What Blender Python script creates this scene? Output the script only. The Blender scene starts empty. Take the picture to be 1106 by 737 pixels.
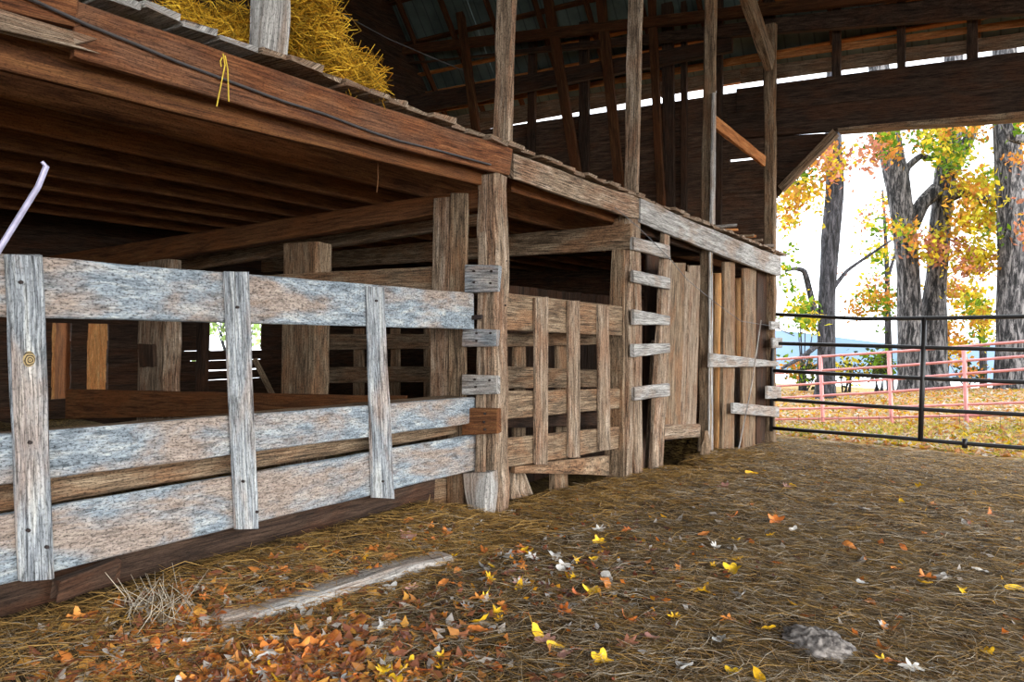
import bpy, math, random
import numpy as np
from mathutils import Vector, Matrix, noise
random.seed(7)
rng = np.random.default_rng(7)
SC = bpy.context.scene
COL = SC.collection

# ------------------------------------------------------------------ camera
W, H, F = 1106.0, 737.0, 826.0
EYE = 1.18                                  # eye height above the barn floor
D = 2.7                                     # distance from the camera to the stall front (plane x = -D)
YE = 10.6                                   # end wall of the barn (plane y = YE)
yv = Vector((549, 2.5, -F)).normalized()    # world +Y seen from the camera
xv = Vector((1243, -48.5, F)).normalized()  # world +X
xv = (xv - yv*xv.dot(yv)).normalized()
zv = xv.cross(yv).normalized()
R = Matrix((xv, yv, zv))                    # camera space -> world
CAM = Vector((0, 0, EYE))
cd = bpy.data.cameras.new('camera'); cam = bpy.data.objects.new('camera', cd); COL.objects.link(cam)
cd.sensor_width = 36; cd.lens = F/W*36; cd.clip_end = 500; cd.clip_start = .05
cam.matrix_world = Matrix.Translation(CAM) @ R.to_4x4()
SC.camera = cam
SC.view_settings.view_transform = 'Standard'; SC.view_settings.look = 'None'
SC.view_settings.gamma = 1; SC.view_settings.use_curve_mapping = False
SC.view_settings.exposure = 1.9
SC.cycles.use_denoising = True
SC.cycles.max_bounces = 6; SC.cycles.diffuse_bounces = 4

# ------------------------------------------------------------------ light: bright overcast sky, plus a weak low fill added to brighten the fence
wd = bpy.data.worlds.new('overcast_sky'); SC.world = wd; wd.use_nodes = True
bg = wd.node_tree.nodes['Background']; bg.inputs[0].default_value = (.86, .93, 1, 1); bg.inputs[1].default_value = 1.25
sd = bpy.data.lights.new('fill_sun', 'SUN'); sd.energy = 1.1; sd.angle = math.radians(50); sd.color = (1, .95, .86)
fill_sun = bpy.data.objects.new('fill_sun', sd); COL.objects.link(fill_sun)
fill_sun.rotation_euler = Vector((-.82, .36, -.27)).to_track_quat('-Z', 'Y').to_euler()

# ------------------------------------------------------------------ helpers
def ray(u, v):
    return (R @ Vector((u-W/2, H/2-v, -F))).normalized()
def onX(u, v, x):
    d = ray(u, v); return CAM + d*((x-CAM.x)/d.x)
def onY(u, v, y):
    d = ray(u, v); return CAM + d*((y-CAM.y)/d.y)
def depth(u, v, s):                          # point at distance s along the view axis
    d = R @ Vector((u-W/2, H/2-v, -F)); return CAM + d*(s/F)
def sst(a, b, x):
    t = min(1, max(0, (x-a)/(b-a))); return t*t*(3-2*t)
def gz(x, y):
    z = -.10*sst(4.2, 7.5, y) - .2*sst(7.5, 10.4, y)
    out = min(.12, max(-.62, -.35+.11*(x+2.2)))
    z = z*(1-sst(11, 14, y)) + out*sst(11, 14, y)
    z += .13*sst(-2.3, -2.62, x)*(1-sst(3.3, 3.9, y))
    z -= .12*math.exp(-((x+2.72)**2/.06+(y-7.05)**2/.10)) + .03*sst(-2.4, -2.7, x)*sst(4.3, 4.7, y)*(1-sst(5.6, 6.2, y))
    z -= max(0, y-25)*.06 + .38*sst(-2.80, -3.0, x)*sst(4.6, 4.9, y)*(1-sst(YE-.3, YE, y))
    z += .022*noise.noise(Vector((x*1.3, y*1.3, 0))) + .014*noise.noise(Vector((x*4, y*4, 3)))
    return z
def onG(u, v):
    d = ray(u, v); t = .5
    for i in range(4000):
        p = CAM + d*t
        if p.z <= gz(p.x, p.y): return p
        t += .01 + t*.002
    return CAM + d*t

class MB:
    def __init__(s): s.v = []; s.f = []; s.uv = []; s.m = []
    def loops(s, loops, caps=True, useg=None, closed=True, mi=0):
        b = len(s.v); n = len(loops[0]); uo = random.random()*40; vo = random.random()*40
        for L in loops: s.v += [tuple(p) for p in L]
        U = [0]
        for i in range(1, len(loops)):
            U.append(U[-1] + (Vector(loops[i][0])-Vector(loops[i-1][0])).length)
        P = [0]
        for k in range(n): P.append(P[-1] + (Vector(loops[0][k])-Vector(loops[0][(k+1) % n])).length)
        for i in range(len(loops)-1):
            for k in range(n):
                a = b+i*n+k; c = b+i*n+(k+1) % n
                s.f.append((a, c, c+n, a+n)); s.m.append(mi)
                s.uv.append([(U[i]+uo, P[k]+vo), (U[i]+uo, P[k+1]+vo), (U[i+1]+uo, P[k+1]+vo), (U[i+1]+uo, P[k]+vo)])
        if caps:
            for i, rev in ((0, True), (len(loops)-1, False)):
                idx = [b+i*n+k for k in range(n)]
                c = Vector(loops[i][0])
                uv = [(uo+(Vector(loops[i][k])-c).length*.3, vo+P[k]) for k in range(n)]
                if rev: idx = idx[::-1]; uv = uv[::-1]
                s.f.append(tuple(idx)); s.uv.append(uv); s.m.append(mi)
    def plank(s, S, E, jit=.004, ch=.006, seg=None, rag=.008, bow=None, wear=0):
        """S and E: four corners of each end, same winding."""
        S = [Vector(p) for p in S]; E = [Vector(p) for p in E]
        ax = sum(E, Vector())/4 - sum(S, Vector())/4; L = ax.length; ax.normalize()
        n = seg or max(2, min(26, int(L/.14)))
        w0 = min((S[0]-S[1]).length, (S[1]-S[2]).length)
        ch = min(ch, w0*.25); jit = min(jit, w0*.12); sd_ = random.random()*100
        loops = []
        for i in range(n+1):
            t = i/n; C = [a.lerp(b, t) for a, b in zip(S, E)]
            L8 = []
            for k in range(4):
                p = C[k]; q0 = (C[(k-1) % 4]-p); q1 = (C[(k+1) % 4]-p)
                j = noise.noise_vector(Vector((t*L*3.1+sd_, k*7.3, 0)))*jit*1.5
                e0 = ch*(1+.9*noise.noise(Vector((t*L*6+sd_, k*3.1, 9))))
                if bow: j = j + bow*math.sin(math.pi*t)
                L8.append(p + q0.normalized()*min(e0, q0.length*.4) + j)
                L8.append(p + q1.normalized()*min(e0, q1.length*.4) + j)
            if i in (0, n):
                L8 = [p + ax*random.uniform(-rag, rag) for p in L8]
            loops.append(L8)
        s.loops(loops)
    def tube(s, pts, r, n=6, taper=None, mi=0):
        pts = [Vector(p) for p in pts]; loops = []
        for i, p in enumerate(pts):
            d = (pts[min(i+1, len(pts)-1)]-pts[max(i-1, 0)]).normalized()
            a = d.orthogonal().normalized() if i == 0 else (a - d*a.dot(d)).normalized()
            b = d.cross(a); rr = r if taper is None else taper[i]
            loops.append([p + a*math.cos(6.2832*k/n)*rr + b*math.sin(6.2832*k/n)*rr for k in range(n)])
        s.loops(loops, mi=mi)
    def build(s, name, mat, parent=None, smooth=False, origin=None):
        me = bpy.data.meshes.new(name)
        V = [Vector(p) for p in s.v]
        if origin is None:
            origin = Vector((sum(p.x for p in V)/len(V), sum(p.y for p in V)/len(V), min(p.z for p in V)))
        me.from_pydata([p-origin for p in V], [], s.f)
        ul = me.uv_layers.new(name='uv')
        k = 0
        flat = [c for f in s.uv for q in f for c in q]
        ul.data.foreach_set('uv', flat)
        for m_ in (mat if isinstance(mat, (list, tuple)) else [mat]): me.materials.append(m_)
        me.polygons.foreach_set('material_index', s.m)
        if smooth: me.polygons.foreach_set('use_smooth', [True]*len(me.polygons))
        me.update()
        o = bpy.data.objects.new(name, me); COL.objects.link(o)
        if parent:
            w = Vector(parent.location); q = parent.parent
            while q: w = w + q.location; q = q.parent
            o.parent = parent; o.location = origin - w
        else: o.location = origin
        return o

def tag(o, label=None, cat=None, group=None, kind=None):
    if label: o['label'] = label
    if cat: o['category'] = cat
    if group: o['group'] = group
    if kind: o['kind'] = kind
    return o
def empty(name, loc, label, cat, group=None):
    o = bpy.data.objects.new(name, None); COL.objects.link(o); o.location = loc
    o.empty_display_size = .1
    return tag(o, label, cat, group)

def quadS(q, th, ax='x'):
    """front quad (p0,p1 | p3,p2): returns the end cross sections of a plank whose front is q=[tl,tr,br,bl]; th pushed away from the camera."""
    off = Vector((-th, 0, 0)) if ax == 'x' else Vector((0, th, 0))
    return q, off
def hb(X, u0, t0, b0, u1, t1, b1, th, e0=0, e1=0, ax='x', mb=None, **k):
    """horizontal board: front face on plane x=X (or y=X), left end at u0 from t0 down to b0, right end at u1."""
    f = onX if ax == 'x' else onY
    a, b, c, d = f(u0, t0, X), f(u0, b0, X), f(u1, t1, X), f(u1, b1, X)
    if e0:
        dr = (a-c).normalized()*e0; dl = (b-d).normalized()*e0; a = a+dr; b = b+dl
    if e1:
        dr = (c-a).normalized()*e1; dl = (d-b).normalized()*e1; c = c+dr; d = d+dl
    off = Vector((-th, 0, 0)) if ax == 'x' else Vector((0, th, 0))
    m = mb or MB(); m.plank([a, b, b+off, a+off], [c, d, d+off, c+off], **k); return m
def vb(X, tl, tr, vt, bl, br, vbm, th, ax='x', mb=None, e0=0, e1=0, **k):
    """vertical board: top from tl to tr at row vt, bottom from bl to br at row vbm."""
    f = onX if ax == 'x' else onY
    a, b, c, d = f(tl, vt, X), f(tr, vt, X), f(bl, vbm, X), f(br, vbm, X)
    if e0:
        a, b = a+(a-c).normalized()*e0, b+(b-d).normalized()*e0
    if e1:
        c, d = c+(c-a).normalized()*e1, d+(d-b).normalized()*e1
    off = Vector((-th, 0, 0)) if ax == 'x' else Vector((0, th, 0))
    m = mb or MB(); m.plank([a, b, b+off, a+off], [c, d, d+off, c+off], **k); return m
def box(m, x0, x1, y0, y1, z0, z1, axis='x', **k):
    if axis == 'x':
        m.plank([(x0, y0, z0), (x0, y1, z0), (x0, y1, z1), (x0, y0, z1)], [(x1, y0, z0), (x1, y1, z0), (x1, y1, z1), (x1, y0, z1)], **k)
    elif axis == 'y':
        m.plank([(x0, y0, z0), (x1, y0, z0), (x1, y0, z1), (x0, y0, z1)], [(x0, y1, z0), (x1, y1, z0), (x1, y1, z1), (x0, y1, z1)], **k)
    else:
        m.plank([(x0, y0, z0), (x1, y0, z0), (x1, y1, z0), (x0, y1, z0)], [(x0, y0, z1), (x1, y0, z1), (x1, y1, z1), (x0, y1, z1)], **k)
    return m

# ------------------------------------------------------------------ materials
def newmat(name):
    m = bpy.data.materials.new(name); m.use_nodes = True; nt = m.node_tree
    return m, nt, nt.nodes['Principled BSDF']
def N(nt, t, **k):
    n = nt.nodes.new(t)
    for a, b in k.items(): setattr(n, a, b)
    return n
def mapped(nt, src, scale):
    mp = N(nt, 'ShaderNodeMapping'); mp.inputs['Scale'].default_value = scale; nt.links.new(src, mp.inputs[0]); return mp.outputs[0]
def nz(nt, vec, scale=1, detail=6, rough=.6, dist=0):
    n = N(nt, 'ShaderNodeTexNoise'); n.inputs['Scale'].default_value = scale; n.inputs['Detail'].default_value = detail
    n.inputs['Roughness'].default_value = rough; n.inputs['Distortion'].default_value = dist; nt.links.new(vec, n.inputs['Vector']); return n.outputs['Fac']
def ramp(nt, fac, stops):
    r = N(nt, 'ShaderNodeValToRGB'); e = r.color_ramp.elements
    e[0].position, e[0].color = stops[0][0], (*stops[0][1], 1); e[1].position, e[1].color = stops[-1][0], (*stops[-1][1], 1)
    for p, c in stops[1:-1]:
        x = e.new(p); x.color = (*c, 1)
    nt.links.new(fac, r.inputs[0]); return r.outputs[0]
def mix(nt, a, b, fac, mode='MIX'):
    n = N(nt, 'ShaderNodeMix', data_type='RGBA', blend_type=mode)
    for s_, v_ in ((n.inputs[0], fac), (n.inputs[6], a), (n.inputs[7], b)):
        if isinstance(v_, (int, float)): s_.default_value = v_
        elif isinstance(v_, tuple): s_.default_value = (*v_, 1)
        else: nt.links.new(v_, s_)
    return n.outputs[2]
def g(v): return (v, v, v)
def srgb(r, gg, b):
    f = lambda c: ((c/255+.055)/1.055)**2.4 if c > 10 else c/255/12.92
    return (f(r), f(gg), f(b))
def wood(name, lo, mid, hi, patch, pamt=.5, crack=.45, speck=.35, rings=.5, bump=.6, soft=False):
    m, nt, bs = newmat(name)
    tc = N(nt, 'ShaderNodeTexCoord'); oi = N(nt, 'ShaderNodeObjectInfo')
    ad = N(nt, 'ShaderNodeVectorMath', operation='ADD'); cx = N(nt, 'ShaderNodeCombineXYZ')
    mu = N(nt, 'ShaderNodeMath', operation='MULTIPLY'); mu.inputs[1].default_value = 37
    nt.links.new(oi.outputs['Random'], mu.inputs[0]); nt.links.new(mu.outputs[0], cx.inputs[0]); nt.links.new(mu.outputs[0], cx.inputs[1])
    nt.links.new(tc.outputs['UV'], ad.inputs[0]); nt.links.new(cx.outputs[0], ad.inputs[1]); uv = ad.outputs[0]
    n1 = nz(nt, mapped(nt, uv, (6, 22, 1) if soft else (2.6, 30, 1)), 1, 8, .75 if soft else .68, .8)
    n2 = nz(nt, mapped(nt, uv, (40, 170, 1) if soft else (14, 210, 1)), 1, 5, .7, .3)
    n3 = nz(nt, mapped(nt, uv, (12, 60, 1) if soft else (4, 75, 1)), 1, 7, .75, .5)
    wv = N(nt, 'ShaderNodeTexWave', wave_type='BANDS', bands_direction='Y'); nt.links.new(mapped(nt, uv, (.9, 9, 1)), wv.inputs[0])
    wv.inputs['Scale'].default_value = 2.2; wv.inputs['Distortion'].default_value = 7; wv.inputs['Detail'].default_value = 3; wv.inputs['Detail Scale'].default_value = .7
    base = ramp(nt, n1, [(.33, lo), (.5, mid), (.66, hi)])
    pn = nz(nt, mapped(nt, uv, (1.7, 4.5, 1)), 1, 5, .6, .4)
    pm = ramp(nt, pn, [(.47, g(0)), (.6, g(pamt))])
    col = mix(nt, base, patch, pm)
    col = mix(nt, col, ramp(nt, wv.outputs['Fac'], [(.05, g(.45)), (.4, g(1))]), rings, 'MULTIPLY')
    col = mix(nt, col, ramp(nt, n3, [(.38, g(.05)), (.49, g(1)), (.68, g(1.4))]), crack, 'MULTIPLY')
    col = mix(nt, col, ramp(nt, n2, [(.34, g(.3)), (.5, g(1)), (.68, g(1.3))]), min(1, crack*1.2), 'MULTIPLY')
    sp = nz(nt, mapped(nt, uv, (75, 120, 1)), 1, 3, .7)
    col = mix(nt, col, ramp(nt, sp, [(.38, g(.1)), (.47, g(1)), (.62, g(1)), (.72, g(1.35))]), speck, 'MULTIPLY')
    nt.links.new(col, bs.inputs['Base Color']); bs.inputs['Roughness'].default_value = .9; bs.inputs['Specular IOR Level'].default_value = .2
    bp = N(nt, 'ShaderNodeBump'); bp.inputs['Strength'].default_value = bump; bp.inputs['Distance'].default_value = .006
    a = N(nt, 'ShaderNodeMath', operation='ADD'); nt.links.new(n2, a.inputs[0]); nt.links.new(n3, a.inputs[1])
    nt.links.new(a.outputs[0], bp.inputs['Height']); nt.links.new(bp.outputs[0], bs.inputs['Normal'])
    return m
M = {}
M['pale'] = wood('weathered_pale_wood', srgb(104, 112, 120), srgb(146, 156, 164), srgb(190, 192, 190), srgb(168, 136, 108), .6, .55, .75, .2, soft=True)  # weathered grey, with the blue of the cool daylight mixed into the colour
M['batten'] = wood('weathered_batten_wood', srgb(92, 96, 102), srgb(156, 160, 164), srgb(196, 196, 192), srgb(166, 132, 106), .45, .8, .45, .45)
M['grey'] = wood('silver_grey_wood', srgb(110, 106, 102), srgb(165, 160, 155), srgb(200, 196, 190), srgb(150, 118, 92), .5, .6, .55, .3)
M['brown'] = wood('weathered_brown_wood', srgb(76, 62, 48), srgb(136, 113, 90), srgb(170, 148, 122), srgb(146, 104, 72), .6, .75, .7, .45)
M['post'] = wood('weathered_post_wood', srgb(96, 76, 62), srgb(152, 130, 108), srgb(190, 170, 150), srgb(142, 98, 70), .5, .85, .7, .6)
M['red'] = wood('reddish_beam_wood', srgb(76, 42, 28), srgb(122, 75, 46), srgb(150, 100, 64), srgb(112, 84, 66), .5, .6, .5, .45)
M['joist'] = wood('dusty_joist_wood', srgb(70, 42, 26), srgb(112, 72, 44), srgb(140, 96, 58), srgb(134, 80, 42), .6, .45, .5, .2)
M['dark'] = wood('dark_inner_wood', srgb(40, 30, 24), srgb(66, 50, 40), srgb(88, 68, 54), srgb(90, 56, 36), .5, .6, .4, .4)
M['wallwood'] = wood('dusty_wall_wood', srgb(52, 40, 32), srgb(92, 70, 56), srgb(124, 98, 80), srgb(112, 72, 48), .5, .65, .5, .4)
M['orange'] = wood('orange_inner_wood', srgb(120, 70, 36), srgb(184, 118, 66), srgb(206, 148, 92), srgb(170, 100, 52), .5, .5, .4, .4)  # on the eave boards this orange stands in for light from outside
M['rafter'] = wood('rafter_wood', srgb(48, 28, 16), srgb(84, 52, 30), srgb(108, 72, 42), srgb(98, 54, 28), .6, .4, .4, .3)

M['tan'] = wood('tan_wood_sun_painted', srgb(190, 130, 76), srgb(232, 172, 110), srgb(244, 200, 140), srgb(226, 150, 86), .5, .5, .5, .4)  # sunlight put into the colour, for boards that stand in shade

def simple(name, col, rough=.6, metal=0, var=None, scale=20, bump=0):
    m, nt, bs = newmat(name)
    tc = N(nt, 'ShaderNodeTexCoord'); n = nz(nt, tc.outputs['Object'], scale, 5, .6)
    c = ramp(nt, n, [(.35, var or tuple(x*.7 for x in col)), (.6, col)])
    nt.links.new(c, bs.inputs['Base Color']); bs.inputs['Roughness'].default_value = rough; bs.inputs['Metallic'].default_value = metal
    if bump:
        bp = N(nt, 'ShaderNodeBump'); bp.inputs['Strength'].default_value = bump; nt.links.new(n, bp.inputs['Height']); nt.links.new(bp.outputs[0], bs.inputs['Normal'])
    return m
M['nail'] = simple('rusty_nail_iron', srgb(40, 26, 20), .7)
M['black'] = simple('black_painted_steel', srgb(26, 22, 22), .5)
M['pink'] = simple('faded_pink_paint', srgb(222, 146, 142), .5, 0, srgb(196, 124, 122), 8)
M['wire'] = simple('dark_wire', srgb(70, 66, 66), .5)
M['rod'] = simple('pale_metal_rod', srgb(170, 165, 190), .4, .3)
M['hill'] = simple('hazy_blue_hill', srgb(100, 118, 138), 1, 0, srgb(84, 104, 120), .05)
M['rock'] = simple('grey_field_stone', srgb(146, 138, 132), .95, 0, srgb(66, 60, 58), 30, .8)
M['mound'] = simple('hay_core', srgb(150, 108, 20), 1, 0, srgb(70, 46, 10), 30, 1)

def roofmat():
    m, nt, bs = newmat('dark_green_roof_metal')
    tc = N(nt, 'ShaderNodeTexCoord')
    wv = N(nt, 'ShaderNodeTexWave', wave_type='BANDS', bands_direction='X'); nt.links.new(tc.outputs['Object'], wv.inputs[0]); wv.inputs['Scale'].default_value = 1.6
    n = nz(nt, tc.outputs['Object'], 1.5, 4)
    c = ramp(nt, n, [(.35, srgb(72, 84, 78)), (.65, srgb(112, 124, 118))])
    c = mix(nt, c, ramp(nt, wv.outputs['Fac'], [(0, g(.4)), (.06, g(1))]), .8, 'MULTIPLY')
    nt.links.new(c, bs.inputs['Base Color']); bs.inputs['Roughness'].default_value = .55; bs.inputs['Metallic'].default_value = .2
    return m
M['roof'] = roofmat()

def groundmat():
    m, nt, bs = newmat('trampled_straw_ground')
    tc = N(nt, 'ShaderNodeTexCoord'); ob = tc.outputs['Object']
    def fib(rot, sc, s2):
        mp = N(nt, 'ShaderNodeMapping'); mp.inputs['Rotation'].default_value = (0, 0, rot); mp.inputs['Scale'].default_value = (sc, s2, 1)
        nt.links.new(ob, mp.inputs[0]); return nz(nt, mp.outputs[0], 1, 3, .7, .6)
    a = ramp(nt, fib(.5, 14, 150), [(.42, srgb(34, 26, 20)), (.5, srgb(98, 78, 52)), (.62, srgb(168, 140, 92))])
    b = ramp(nt, fib(1.9, 14, 150), [(.42, srgb(38, 30, 24)), (.5, srgb(110, 84, 50)), (.62, srgb(176, 146, 84))])
    big = nz(nt, ob, 2.2, 5, .7)
    c = mix(nt, a, b, ramp(nt, big, [(.42, g(0)), (.58, g(1))]))
    c = mix(nt, c, ramp(nt, nz(nt, ob, 5, 6, .75), [(.36, srgb(90, 82, 80)), (.52, g(1))]), .85, 'MULTIPLY')
    # outside the barn: leaf litter
    vo = N(nt, 'ShaderNodeTexVoronoi'); vo.inputs['Scale'].default_value = 9; nt.links.new(ob, vo.inputs['Vector'])
    sp = N(nt, 'ShaderNodeSeparateColor'); nt.links.new(vo.outputs['Color'], sp.inputs[0])
    lf = ramp(nt, sp.outputs[0], [(0, srgb(150, 100, 40)), (.3, srgb(206, 160, 120)), (.55, srgb(214, 170, 60)), (.8, srgb(205, 180, 150)), (1, srgb(120, 110, 60))])
    lf = mix(nt, lf, ramp(nt, nz(nt, ob, 14, 4), [(.4, g(.2)), (.58, g(.7))]), .9, 'MULTIPLY')
    sx = N(nt, 'ShaderNodeSeparateXYZ'); nt.links.new(ob, sx.inputs[0])
    ad = N(nt, 'ShaderNodeMath', operation='MULTIPLY_ADD'); ad.inputs[1].default_value = .8; nt.links.new(big, ad.inputs[0]); nt.links.new(sx.outputs[1], ad.inputs[2])
    mr = N(nt, 'ShaderNodeMapRange'); mr.inputs[1].default_value = 11.2; mr.inputs[2].default_value = 11.8; nt.links.new(ad.outputs[0], mr.inputs[0])
    c = mix(nt, c, lf, mr.outputs[0])
    nt.links.new(c, bs.inputs['Base Color']); bs.inputs['Roughness'].default_value = 1; bs.inputs['Specular IOR Level'].default_value = .1
    bp = N(nt, 'ShaderNodeBump'); bp.inputs['Strength'].default_value = .9; bp.inputs['Distance'].default_value = .03
    nt.links.new(nz(nt, ob, 22, 6, .75), bp.inputs['Height']); nt.links.new(bp.outputs[0], bs.inputs['Normal'])
    return m
M['ground'] = groundmat()

def attrmat(name, trans=0, rough=.8, noise_amt=.3):
    m, nt, bs = newmat(name)
    at = N(nt, 'ShaderNodeAttribute', attribute_name='Col'); tc = N(nt, 'ShaderNodeTexCoord')
    c = mix(nt, at.outputs['Color'], ramp(nt, nz(nt, tc.outputs['Object'], 30, 3), [(.35, g(.4)), (.6, g(1.1))]), noise_amt, 'MULTIPLY')
    nt.links.new(c, bs.inputs['Base Color']); bs.inputs['Roughness'].default_value = rough; bs.inputs['Specular IOR Level'].default_value = .2
    if trans:
        tr = N(nt, 'ShaderNodeBsdfTranslucent'); nt.links.new(c, tr.inputs[0]); mx = N(nt, 'ShaderNodeMixShader'); mx.inputs[0].default_value = trans
        nt.links.new(bs.outputs[0], mx.inputs[1]); nt.links.new(tr.outputs[0], mx.inputs[2]); nt.links.new(mx.outputs[0], nt.nodes['Material Output'].inputs[0])
    return m
M['straw'] = attrmat('dry_straw', 0, .7, .2)
M['foliage'] = attrmat('autumn_foliage', .5, .7, .3)

def leafmat(name, a, b):
    m, nt, bs = newmat(name); tc = N(nt, 'ShaderNodeTexCoord'); oi = N(nt, 'ShaderNodeObjectInfo')
    c = ramp(nt, oi.outputs['Random'], [(0, a), (1, b)])
    c = mix(nt, c, ramp(nt, nz(nt, tc.outputs['Object'], 45, 4, .6), [(.36, g(.45)), (.58, g(1.1))]), .5, 'MULTIPLY')
    nt.links.new(c, bs.inputs['Base Color']); bs.inputs['Roughness'].default_value = .65
    return m
LC = {'rust orange': leafmat('rust_leaf', srgb(196, 100, 40), srgb(232, 150, 70)),
      'dull brown': leafmat('brown_leaf', srgb(120, 66, 44), srgb(150, 96, 70)),
      'pale grey': leafmat('grey_leaf', srgb(170, 168, 165), srgb(212, 206, 198)),
      'bright yellow': leafmat('yellow_leaf', srgb(230, 172, 20), srgb(240, 196, 40)),
      'dusky pink': leafmat('pink_leaf', srgb(160, 108, 100), srgb(186, 140, 128))}

def barkmat(name, a, b, c3):
    m, nt, bs = newmat(name); tc = N(nt, 'ShaderNodeTexCoord')
    n = nz(nt, mapped(nt, tc.outputs['Object'], (11, 11, 2.2)), 1, 8, .75, .6)
    c = ramp(nt, n, [(.43, a), (.5, b), (.6, c3)])
    nt.links.new(c, bs.inputs['Base Color']); bs.inputs['Roughness'].default_value = .95
    bp = N(nt, 'ShaderNodeBump'); bp.inputs['Strength'].default_value = 1; bp.inputs['Distance'].default_value = .06
    nt.links.new(n, bp.inputs['Height']); nt.links.new(bp.outputs[0], bs.inputs['Normal'])
    return m
M['bark'] = barkmat('grey_oak_bark', srgb(14, 14, 16), srgb(62, 60, 62), srgb(132, 128, 128))
M['darkbark'] = barkmat('dark_bark', srgb(14, 14, 18), srgb(44, 44, 50), srgb(84, 82, 88))

def mesh_np(name, verts, faces, mat, cols=None, loc=(0, 0, 0)):
    me = bpy.data.meshes.new(name)
    nv, nf, k = len(verts), len(faces), faces.shape[1]
    me.vertices.add(nv); me.vertices.foreach_set('co', verts.astype(np.float32).ravel())
    me.loops.add(nf*k); me.loops.foreach_set('vertex_index', faces.astype(np.int32).ravel())
    me.polygons.add(nf); me.polygons.foreach_set('loop_start', np.arange(0, nf*k, k, dtype=np.int32))
    me.update(calc_edges=True); me.validate()
    if cols is not None:
        ca = me.color_attributes.new('Col', 'FLOAT_COLOR', 'POINT')
        ca.data.foreach_set('color', np.concatenate([cols, np.ones((nv, 1))], 1).astype(np.float32).ravel())
    me.materials.append(mat)
    o = bpy.data.objects.new(name, me); COL.objects.link(o); o.location = loc
    return o

def strands(name, P, Dr, L, r, cols, mat, bend=.15, loc=(0, 0, 0)):
    """thin three-sided straws: P centres, Dr directions, L lengths, r radii, each straw bent at its middle."""
    n = len(P); Dr = Dr/np.linalg.norm(Dr, axis=1, keepdims=True)
    up = np.tile([[.1, .2, 1.]], (n, 1)); A = np.cross(Dr, up); A /= np.linalg.norm(A, axis=1, keepdims=True)+1e-9; B = np.cross(Dr, A)
    bo = (A*rng.normal(0, 1, (n, 1))+B*rng.normal(0, .4, (n, 1)))*L[:, None]*bend
    out = []
    for t, rs in ((-.5, .5), (0, 1), (.5, .45)):
        c = P + Dr*(L*t)[:, None] + (bo if t == 0 else 0)
        for k in range(3):
            a = 2.0944*k
            out.append(c + (A*math.cos(a)+B*math.sin(a))*(r*rs)[:, None])
    V = np.stack(out, 1).reshape(-1, 3)
    fs = []
    for s in (0, 3):
        for k in range(3):
            fs.append([s+k, s+(k+1) % 3, s+3+(k+1) % 3, s+3+k])
    fs = np.array(fs)[None]+ (np.arange(n)*9)[:, None, None]
    return mesh_np(name, V, fs.reshape(-1, 4), mat, np.repeat(cols, 9, 0), loc)

# ------------------------------------------------------------------ ground
def grid_ground():
    xs = np.concatenate([np.arange(-16, -4, .4), np.arange(-4, 4, .07), np.arange(4, 30, .8)])
    ys = np.concatenate([np.arange(-12, 1, .5), np.arange(1, 12, .07), np.arange(12, 80, .8)])
    V = np.array([(x, y, gz(x, y)) for y in ys for x in xs]); nx = len(xs)
    i = np.arange(len(ys)-1)[:, None]*nx+np.arange(nx-1)[None]
    Fc = np.stack([i, i+1, i+1+nx, i+nx], -1).reshape(-1, 4)
    o = mesh_np('ground', V, Fc, M['ground']); o.data.polygons.foreach_set('use_smooth', [True]*len(Fc)); tag(o, kind='structure')
grid_ground()

X0 = -D; XF = X0-.13
PW = .146
y1 = onX(536, 300, X0).y; y2 = onX(681, 300, X0).y; y3 = onX(768, 300, X0).y; y0 = onX(285, 50, X0).y
ZL = EYE+1.10                                  # loft floor underside

# ------------------------------------------------------------------ roof, walls (structure)
def roofz(y): return 5.55 + (YE-y)*1.19
XW = -9.25
m = MB()
def sheet(x0, x1, dz):
    ya, yb = YE+.75, 3.6
    m.loops([[Vector((x0, ya, roofz(ya)+.22+dz)), Vector((x1, ya, roofz(ya)+.22+dz)), Vector((x1, ya, roofz(ya)+.235+dz)), Vector((x0, ya, roofz(ya)+.235+dz))],
             [Vector((x0, yb, roofz(yb)+.22+dz)), Vector((x1, yb, roofz(yb)+.22+dz)), Vector((x1, yb, roofz(yb)+.235+dz)), Vector((x0, yb, roofz(yb)+.235+dz))]])
x = XW-.85
i = 0
while x < 5: sheet(x, x+(.797 if i == 2 else .83), (i % 2)*.006); x += .8; i += 1
tag(m.build('roof', M['roof']), kind='structure')
# unseen roof slope behind the camera, kept low to limit light in the loft
m = MB(); zt = roofz(3.6)+.22
m.loops([[Vector((XW, 3.6, zt)), Vector((4.8, 3.6, zt)), Vector((4.8, 3.6, zt+.03)), Vector((XW, 3.6, zt+.03))],
         [Vector((XW, -5.5, 4.6)), Vector((4.8, -5.5, 4.6)), Vector((4.8, -5.5, 4.63)), Vector((XW, -5.5, 4.63))]])
tag(m.build('roof_rear_unseen', M['roof']), kind='structure')

# loft floor: planks across the joists, ragged ends over the stall front
m = MB(); y = -4.0
while y < YE-.05:
    w = random.uniform(.13, .21)
    zt = ZL + (-.0 if y < y1 else -.010*(y-y1)) + random.uniform(0, .012)
    ov = random.uniform(.01, .06)
    a = [Vector((XW, y, zt)), Vector((XW, y+w-.008, zt)), Vector((XW, y+w-.008, zt+.026)), Vector((XW, y, zt+.026))]
    b = [Vector((X0+ov, p.y, p.z+random.uniform(-.004, .012))) for p in a]
    f0 = len(m.f); m.plank(a, b, jit=.003, ch=.003, seg=4, rag=.012); y += w
    if y < onX(300, 72, X0).y: m.m[f0:] = [1]*(len(m.f)-f0)
tag(m.build('floor_loft', [M['post'], M['grey']]), kind='structure')

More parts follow.
